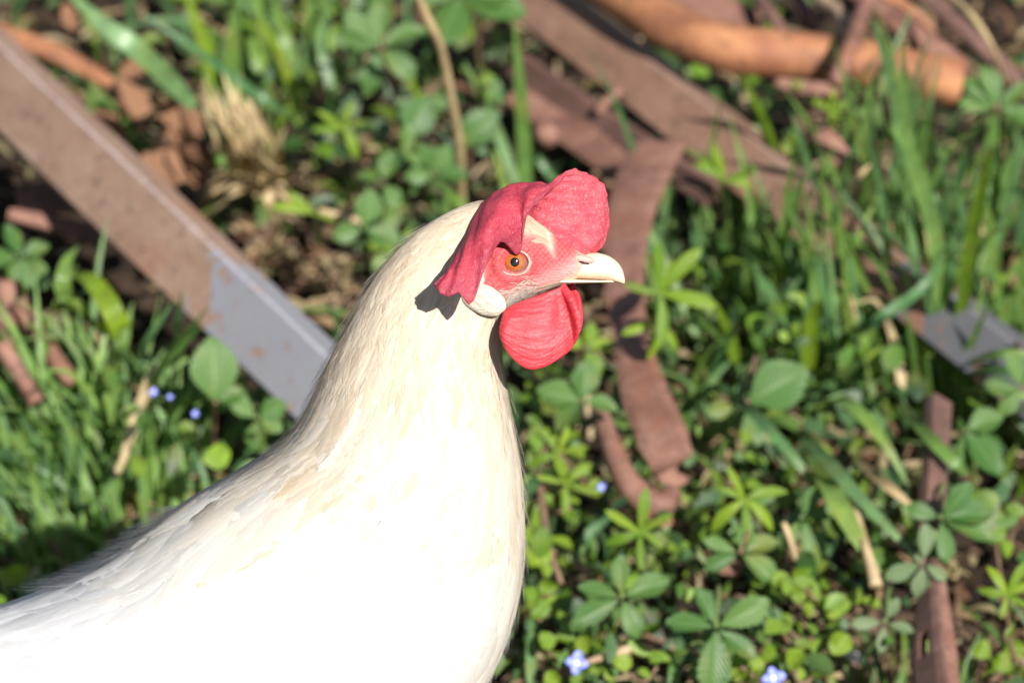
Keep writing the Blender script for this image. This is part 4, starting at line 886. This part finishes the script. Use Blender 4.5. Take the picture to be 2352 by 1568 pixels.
def plumage_tint(X, Y, u, g):
    """cream on head and upper neck, paling to white on breast and back, with tan flecks"""
    n = len(u); cream = np.array([.75, .655, .52]); tan = np.array([.60, .48, .33]); white = np.array([.79, .765, .725])
    k = sstep(760, 1350, Y + g.normal(0, 110, n))[:, None]; c = cream * (1 - k) + white * k
    cl = np.clip(np.sin(X * .045 + 2 * np.sin(Y * .021)) * np.sin(Y * .031 + 1.7 * np.sin(X * .023)) + g.normal(-.25, .35, n), 0, .5) * sstep(560, 720, X) * (1 - sstep(1250, 1420, Y))
    c = c * (1 - cl[:, None]) + np.array([.66, .55, .40]) * cl[:, None]
    cool = sstep(640, 300, X)[:, None] * sstep(1150, 1300, Y)[:, None]; c = c * (1 - cool) + np.array([.82, .815, .82]) * cool
    fl = ((g.random(n) < (.26 - .14 * k[:, 0]) * sstep(450, 750, X) * (1 - sstep(1150, 1350, Y))) * g.uniform(.2, .8, n))[:, None]; c = c * (1 - fl) + tan * fl
    edge = sstep(60, 0, 1205 - X)[:, None] * .5 * (Y > 800)[:, None]; c = c * (1 - edge) + np.array([.70, .60, .45]) * edge
    fr = (sstep(1150, 1190, X) * (Y < 640))[:, None]; c = c * (1 - fr) + np.array([.60, .45, .33]) * fr * g.uniform(.8, 1.15, (n, 1))
    return c * g.uniform(.92, 1.06, (n, 1))
def nape_mask(X, Y, u, v, g): return face_mask(X, Y) < .25
VIS = (-.55, math.pi + .55)
sets = [feathers('p', 3200, .05, .27, .0085, .0020, .0002, .0005, plumage_tint, 4, 5, mask=nape_mask, seed=3),
        feathers('p', 4800, .22, .46, lambda u: .012 + .02 * sstep(.22, .40, u), lambda u: .0028 + .003 * sstep(.25, .45, u), .0003, .0005, plumage_tint, 6, 7, seed=4),
        feathers('p', 5200, .40, .62, .036, .008, .0004, .0006, plumage_tint, 7, 7, seed=5),
        feathers('p', 5200, .55, .97, .042, .017, .0004, .0010, plumage_tint, 7, 7, seed=6, ragged=.12)]
V = []; F = []; UV = []; TI = []; off = 0
for (v, f, uv, c) in sets: V.append(v); F.append(f + off); UV.append(uv); TI.append(c); off += len(v)
pl = hen_part('plumage', np.vstack(V), np.vstack(F), M['feather'], np.vstack(UV), np.vstack(TI)); pl['kind'] = 'stuff'; set_normals(pl)
# fine barbs standing off the plumage
def barbs(n, u0, u1, ln, wd, l0, l1, seed, mask=None, col=None, vr=(0, 2 * np.pi)):
    return feathers('b', n, u0, u1, ln, wd, l0, l1, col or plumage_tint, 4, 2, seed=seed, mask=mask, ragged=0, side_jit=.3, vr=vr)
def white_tint(X, Y, u, g): return np.array([.74, .66, .58]) * g.uniform(.8, 1.1, (len(u), 1))
def cheek_mask(X, Y, u, v, g):
    w = face_mask(X, Y); lowc = sstep(640, 690, Y + .5 * (X - 1180)) * (1 - sstep(1215, 1250, X)); stripe = 0
    return (w > .2) & (g.random(len(X)) < .9 * lowc + .3 * stripe) & (np.hypot(X - EYE[0], Y - EYE[1]) > 42)
sets = [barbs(5000, .14, .5, .014, .00035, .0006, .0005, 11, nape_mask), barbs(3000, .45, .62, .018, .0004, .0007, .0006, 12), barbs(1600, .60, .72, .013, .00032, .0008, .0085, 15, vr=(-.4, .25)), barbs(500, .25, .5, .014, .0003, .0012, .003, 16, vr=(-.3, .3)), barbs(500, .25, .7, .014, .0003, .0012, .003, 17, vr=(2.9, 3.5)), barbs(7000, .02, .2, .0045, .00022, .0018, .0008, 13, cheek_mask, white_tint)]
V = []; F = []; UV = []; TI = []; off = 0
for (v, f, uv, c) in sets: V.append(v); F.append(f + off); UV.append(uv); TI.append(c); off += len(v)
pl2 = hen_part('down', np.vstack(V), np.vstack(F), M['feather'], np.vstack(UV), np.vstack(TI)); pl2['kind'] = 'stuff'; set_normals(pl2)

# --- fleshy sheets (comb and wattles) from control rows
def sheet(name, rows, thick, mat, nu=80, nvv=36, wob=.0, edge_taper=.45, ripple=None, tintf=None):
    ctrl = []
    for r in rows: ctrl.append(catmull([(x, y, z) for (x, y, z) in r], nvv))
    ctrl = np.array(ctrl); G_ = np.stack([catmull(ctrl[:, j], nu) for j in range(nvv)], 1)
    Pm = np.array([[P(q[0], q[1], THEAD + q[2] / 1000) for q in row] for row in G_])
    du = np.gradient(Pm, axis=0); dv = np.gradient(Pm, axis=1); nn = np.cross(du, dv); nn /= np.linalg.norm(nn, axis=2, keepdims=True) + 1e-12
    g = np.random.default_rng(len(name) + nu)
    ii, jj = np.meshgrid(np.arange(nu), np.arange(nvv), indexing='ij')
    if ripple is not None: Pm = Pm + nn * ripple(ii / (nu - 1), jj / (nvv - 1))[..., None]
    if wob:                                  # uneven, faintly toothed rim
        e = wob * (np.sin(ii * 1.1 + 2 * np.sin(ii * .31)) * .5 + np.sin(ii * .83 + 1) * .6) * (jj / (nvv - 1)) ** 5
        Pm = Pm + dv / (np.linalg.norm(dv, axis=2, keepdims=True) + 1e-12) * e[..., None]
    th = thick * (1 - (1 - edge_taper) * (jj / (nvv - 1)) ** 1.3); th = th * np.clip(np.sin(np.pi * (ii + 1.5) / (nu + 2)) * 6, .25, 1); th[:, -1] *= .35; th[:, -2] *= .75
    a = Pm + nn * th[..., None] / 2; b = Pm - nn * th[..., None] / 2
    V = np.vstack([a.reshape(-1, 3), b.reshape(-1, 3)]); n1 = nu * nvv
    F = grid_faces(nu, nvv); F += [tuple(n1 + q for q in f[::-1]) for f in grid_faces(nu, nvv)]
    def sew(seq):
        for p_, q_ in zip(seq[:-1], seq[1:]): F.append((q_, p_, n1 + p_, n1 + q_))
    sew([i * nvv for i in range(nu)][::-1]); sew([i * nvv + nvv - 1 for i in range(nu)]); sew(list(range(nvv))); sew([(nu - 1) * nvv + j for j in range(nvv)][::-1])
    tc_ = np.ones((nu, nvv, 3)) if tintf is None else tintf(ii / (nu - 1), jj / (nvv - 1)); tc_ = tc_.reshape(-1, 3)
    return hen_part(name, V, F, mat, tint=np.vstack([tc_, tc_]))
comb_rows = [
 [(1352, 588, 1), (1366, 582, 2), (1378, 572, 2), (1385, 562, 1), (1388, 552, 0)],
 [(1330, 585, 3), (1352, 562, 5), (1375, 538, 4), (1390, 515, 2), (1397, 495, 0)],
 [(1303, 578, 5), (1325, 535, 6), (1353, 490, 5.5), (1380, 458, 4), (1394, 445, 2)],
 [(1277, 556, 6), (1293, 508, 7), (1318, 462, 6), (1350, 428, 5), (1375, 413, 3)],
 [(1252, 532, 7), (1264, 488, 8), (1285, 448, 7.5), (1315, 414, 7), (1340, 395, 6)],
 [(1235, 512, 8), (1248, 475, 10), (1266, 440, 10), (1287, 412, 10), (1312, 391, 10)],
 [(1224, 500, 8), (1236, 462, 12), (1252, 438, 13), (1268, 424, 13), (1288, 415, 12)],
 [(1212, 492, 8), (1224, 452, 9), (1240, 425, 11), (1252, 432, 18), (1240, 462, 22)],
 [(1198, 486, 7), (1206, 450, 6), (1214, 424, 10), (1214, 448, 21), (1212, 494, 23)],
 [(1183, 482, 6), (1188, 448, 5), (1190, 427, 11), (1187, 490, 21), (1193, 583, 19.5)],
 [(1165, 478, 5), (1168, 452, 4), (1162, 437, 11), (1152, 492, 25), (1152, 556, 27)],
 [(1148, 474, 4), (1148, 456, 4), (1134, 452, 11), (1116, 520, 29), (1118, 610, 36)],
 [(1132, 472, 4), (1130, 464, 4), (1110, 476, 11), (1094, 560, 30), (1082, 696, 39)],
 [(1118, 474, 4), (1112, 478, 4), (1090, 508, 12), (1070, 580, 31), (1053, 672, 39)],
 [(1104, 480, 4), (1096, 496, 5), (1074, 542, 15), (1050, 606, 31), (1030, 682, 38)],
 [(1092, 488, 4), (1082, 516, 6), (1062, 566, 17), (1036, 618, 30), (1006, 668, 37)],
 [(1086, 498, 4), (1076, 530, 7), (1054, 580, 18), (1028, 622, 29), (1000, 648, 35)]]
def comb_ripple(a, b): return .00030 * np.sin(a * 31 + b * 5) * b + .00028 * np.sin(a * 75 - b * 13) * b + .00015 * np.sin(b * 40 + a * 22)
def comb_tint(a, b):
    front = sstep(.42, .30, a)[..., None]; c = np.array([1.15, 1.65, 1.4]) * front + np.array([.92, .85, .95]) * (1 - front)
    tip = ((1 - front[..., 0]) * sstep(.80, 1.0, b) * .6 + .7 * np.exp(-((a - .43) / .035) ** 2) * sstep(.55, .9, b) + front[..., 0] * sstep(.90, 1, b) * sstep(.22, .3, a) * .5)[..., None]; tip = np.clip(tip, 0, .85)  # purple tips, and shading of the fold painted into the tint
    return c * (1 - tip) + np.array([.62, .9, .95]) * tip
sheet('comb', comb_rows, .0026, M['comb'], 190, 50, ripple=comb_ripple, edge_taper=.5, wob=.00028, tintf=comb_tint)
wr = [
 [(1157, 722, 13), (1153, 734, 16), (1150, 746, 17.5), (1148, 758, 18)],
 [(1175, 710, 14), (1166, 740, 20), (1158, 772, 21), (1156, 790, 19)],
 [(1205, 694, 14.5), (1195, 740, 19), (1185, 792, 19.5), (1180, 826, 18)],
 [(1235, 682, 14.5), (1230, 740, 19), (1222, 802, 19.5), (1216, 848, 18)],
 [(1260, 672, 14), (1260, 730, 17.5), (1258, 798, 19), (1256, 840, 17.5)],
 [(1277, 664, 13), (1284, 715, 14), (1290, 775, 17), (1290, 820, 16.5)],
 [(1286, 660, 12.5), (1304, 700, 14), (1314, 755, 15), (1314, 798, 13)],
 [(1291, 657, 12), (1312, 692, 17), (1327, 738, 19), (1328, 772, 17)],
 [(1294, 655, 11), (1317, 686, 16), (1331, 722, 18.5), (1333, 752, 18)]]
def wat_ripple(a, b): return .00010 * np.sin(b * 50 + 4 * np.sin(a * 5)) * np.sin(np.pi * b) + .00008 * np.sin(b * 91 + a * 9 + 3 * np.sin(a * 11))
sheet('wattle', wr, .0030, M['wattle'], 90, 60, ripple=wat_ripple)
sheet('wattle', [[(x, y, -z) for (x, y, z) in r] for r in (
 [(1240, 672, 8), (1240, 720, 13), (1242, 770, 15), (1248, 800, 15)], [(1275, 664, 8), (1282, 712, 13), (1288, 770, 14), (1288, 806, 14)],
 [(1305, 655, 8), (1315, 700, 12), (1322, 750, 13), (1318, 788, 13)], [(1318, 648, 7), (1333, 685, 10), (1337, 725, 11), (1335, 750, 11)])], .003, M['wattle'], 50, 30, ripple=wat_ripple)

# --- beak
def beak_half(name, secs, n=30, seg=20, mat='beak', sq=.75):
    s = catmull(secs, n); V = []
    for (X_, yt, yb, hw) in s:
        c = P(X_, (yt + yb) / 2, THEAD); hv = abs(yb - yt) / 2 * PX; hw = max(hw, .05) / 1000
        for k in range(seg):
            w = 2 * math.pi * k / seg; cs, sn = math.cos(w), math.sin(w)
            V.append(c + U_ * hv * math.copysign(abs(cs) ** sq, cs) + T_ * hw * math.copysign(abs(sn) ** sq, sn))
    return hen_part(name, V, grid_faces(n, seg, True) + [tuple(range(seg))[::-1], tuple((n - 1) * seg + k for k in range(seg))], M[mat])
bk = beak_half('upper_beak', [(1285, 606, 640, 6.5), (1300, 598, 641, 7.0), (1325, 587, 641, 7.2), (1352, 579, 642, 6.8), (1380, 582, 643, 5.9), (1402, 590, 646, 4.9), (1420, 604, 650, 3.8), (1430, 620, 652, 2.7), (1435, 638, 651, 1.2)], 40, sq=.9)
beak_half('lower_beak', [(1280, 640, 652, 6.5), (1305, 641, 652, 6.6), (1335, 642, 651, 5.8), (1370, 643, 650, 4.2), (1400, 644, 649, 2.4), (1415, 646, 648, .8)], 24)
def dome(name, X_, Y_, t0, rx, ry, hgt, mat, parent=None, ang=0.0, n=18, seg=40, hole=0.0, wob=0.0, rip=0.0):
    """lens shaped cap bulging towards the near side; hole>0 leaves a ring"""
    V = []; a = math.radians(ang); ax = R_ * math.cos(a) + U_ * math.sin(a); ay = -R_ * math.sin(a) + U_ * math.cos(a); c = P(X_, Y_, THEAD + t0 / 1000)
    for i in range(n):
        f = hole + (1 - hole) * i / (n - 1)
        z0 = math.sqrt(max(0, 1 - f * f)) if hole == 0 else math.sin(math.pi * i / (n - 1))
        for k in range(seg):
            w = 2 * math.pi * k / seg; z = z0 + rip * math.sin(f * math.sin(w) * 13 + 2 * math.sin(f * math.cos(w) * 3)) * (1 - f ** 4); q = 1 + wob * math.sin(5 * w) + wob * math.sin(9 * w + 1)
            V.append(c + ax * rx * PX * f * q * math.cos(w) + ay * ry * PX * f * q * math.sin(w) + T_ * hgt / 1000 * z)
    F = grid_faces(n, seg, True); 
    if hole == 0: F = F + [tuple(range(seg))[::-1]]
    return hen_part(name, V, F, M[mat], parent=parent)
nost = dome('nostril', 1340, 603, 7.2, 15, 3.2, 1.2, 'pupil', parent=None, ang=-14)
cere = dome('nostril_flap', 1338, 595, 6.6, 29, 10, 1.9, 'lid', ang=-10)
# eye: sits on the near flank of the head at the skin surface
ub = np.linspace(.02, .2, 400); vb = np.linspace(.3, 2.6, 300); UUe, VVe = np.meshgrid(ub, vb, indexing='ij'); pe = body_pt(UUe, VVe); Xe, Ye = to_layout(pe); ie = np.argmin((Xe - EYE[0]) ** 2 + (Ye - EYE[1]) ** 2)
t_eye = (float((pe.reshape(-1, 3)[ie] - TARGET) @ T_) - THEAD) * 1000
eye = dome('eye', EYE[0], EYE[1], t_eye - 2.0, 30, 25, 3.4, 'eyewhite')
dome('iris', EYE[0], EYE[1] - 1, t_eye - 0.2, 23.5, 21, 1.75, 'iris', parent=eye)
dome('pupil', EYE[0] + 1, EYE[1] - 1, t_eye + 0.9, 12.5, 12, .85, 'pupil', parent=eye)
dome('eyelid', EYE[0], EYE[1], t_eye - 1.2, 41, 34, 2.4, 'lid', hole=.70, wob=.012, ang=-4)
dome('ear_lobe', 1108, 686, t_eye - 1.5, 57, 35, 3.5, 'lobe', ang=-26, wob=.012, rip=.045)
# far side eye, mirrored about the head's middle plane
def mirror_part(o, name, parent=None):
    me = o.data.copy(); k = np.array([v.co for v in me.vertices]) + HL; d = (k - TARGET) @ T_ - THEAD; k = k - 2 * d[:, None] * T_ - HL
    me.vertices.foreach_set('co', k.ravel()); me.flip_normals(); me.update(); return link(name, me, None, parent or hen)
eye2 = mirror_part(eye, 'eye'); [mirror_part(c, c.name.split('.')[0], eye2) for c in list(eye.children)]
for nm in ('eyelid', 'ear_lobe'): mirror_part(bpy.data.objects[nm], nm)

# --- tail and legs (outside the picture, but the hen stands on them)
def big_feather(p0, d, nrm, ln, wd):
    V = []; uv = []; n = 12; s = unit(np.cross(nrm, d)); 
    for i in range(n):
        f = i / (n - 1); w = wd / 2 * (.3 + .7 * math.sin(min(1, f * 1.6) * math.pi / 2)) * (1 - max(0, (f - .7) / .3) ** 2 * .9)
        for k in (-1, -.5, 0, .5, 1): V.append(p0 + d * ln * f + s * k * w + np.array([0, 0, -.10 * ln * f * f]) + nrm * (1 - k * k) * w * .2); uv.append((f, .5 + .5 * k))
    return V, grid_faces(n, 5), uv
for k in range(9):
    a = (k - 4) / 4; V, F, uv = big_feather(TC[-30] + np.array([0, a * .012, .012]), unit([-1, a * .35, .75 - .25 * abs(a)]), unit([.6, a, .8]), .16, .034)
    hen_part('tail_feather', V, F, M['feather'], uv, np.tile([.78, .76, .73], (len(V), 1)))
for s in (-1, 1):
    cx = float(TC[-330][0]); hip = np.array([cx, s * .038, .16]); hock = np.array([cx - .025, s * .04, .10]); ank = np.array([cx + .005, s * .042, .014])
    Vt, Ft = tube(catmull([hip + [0.01, 0, .03], hip, hock, hock * .4 + ank * .6, ank], 20), [.022, .016, .008, .0062, .0068], 12); leg = hen_part('leg', Vt, Ft, M['shank'])
    for (dx_, dy_, ll) in ((1, 0, .05), (.85, .5, .042), (.85, -.5, .042), (-1, 0, .02)):
        d = unit([dx_, dy_, 0]); Vt, Ft = tube(catmull([ank, ank + d * ll * .4 + [0, 0, .001], ank + d * ll * .8 + [0, 0, -.007], ank + d * ll + [0, 0, -.011]], 12), [.006, .005, .0045, .0012], 8); hen_part('toe', Vt, Ft, M['shank'], parent=leg)
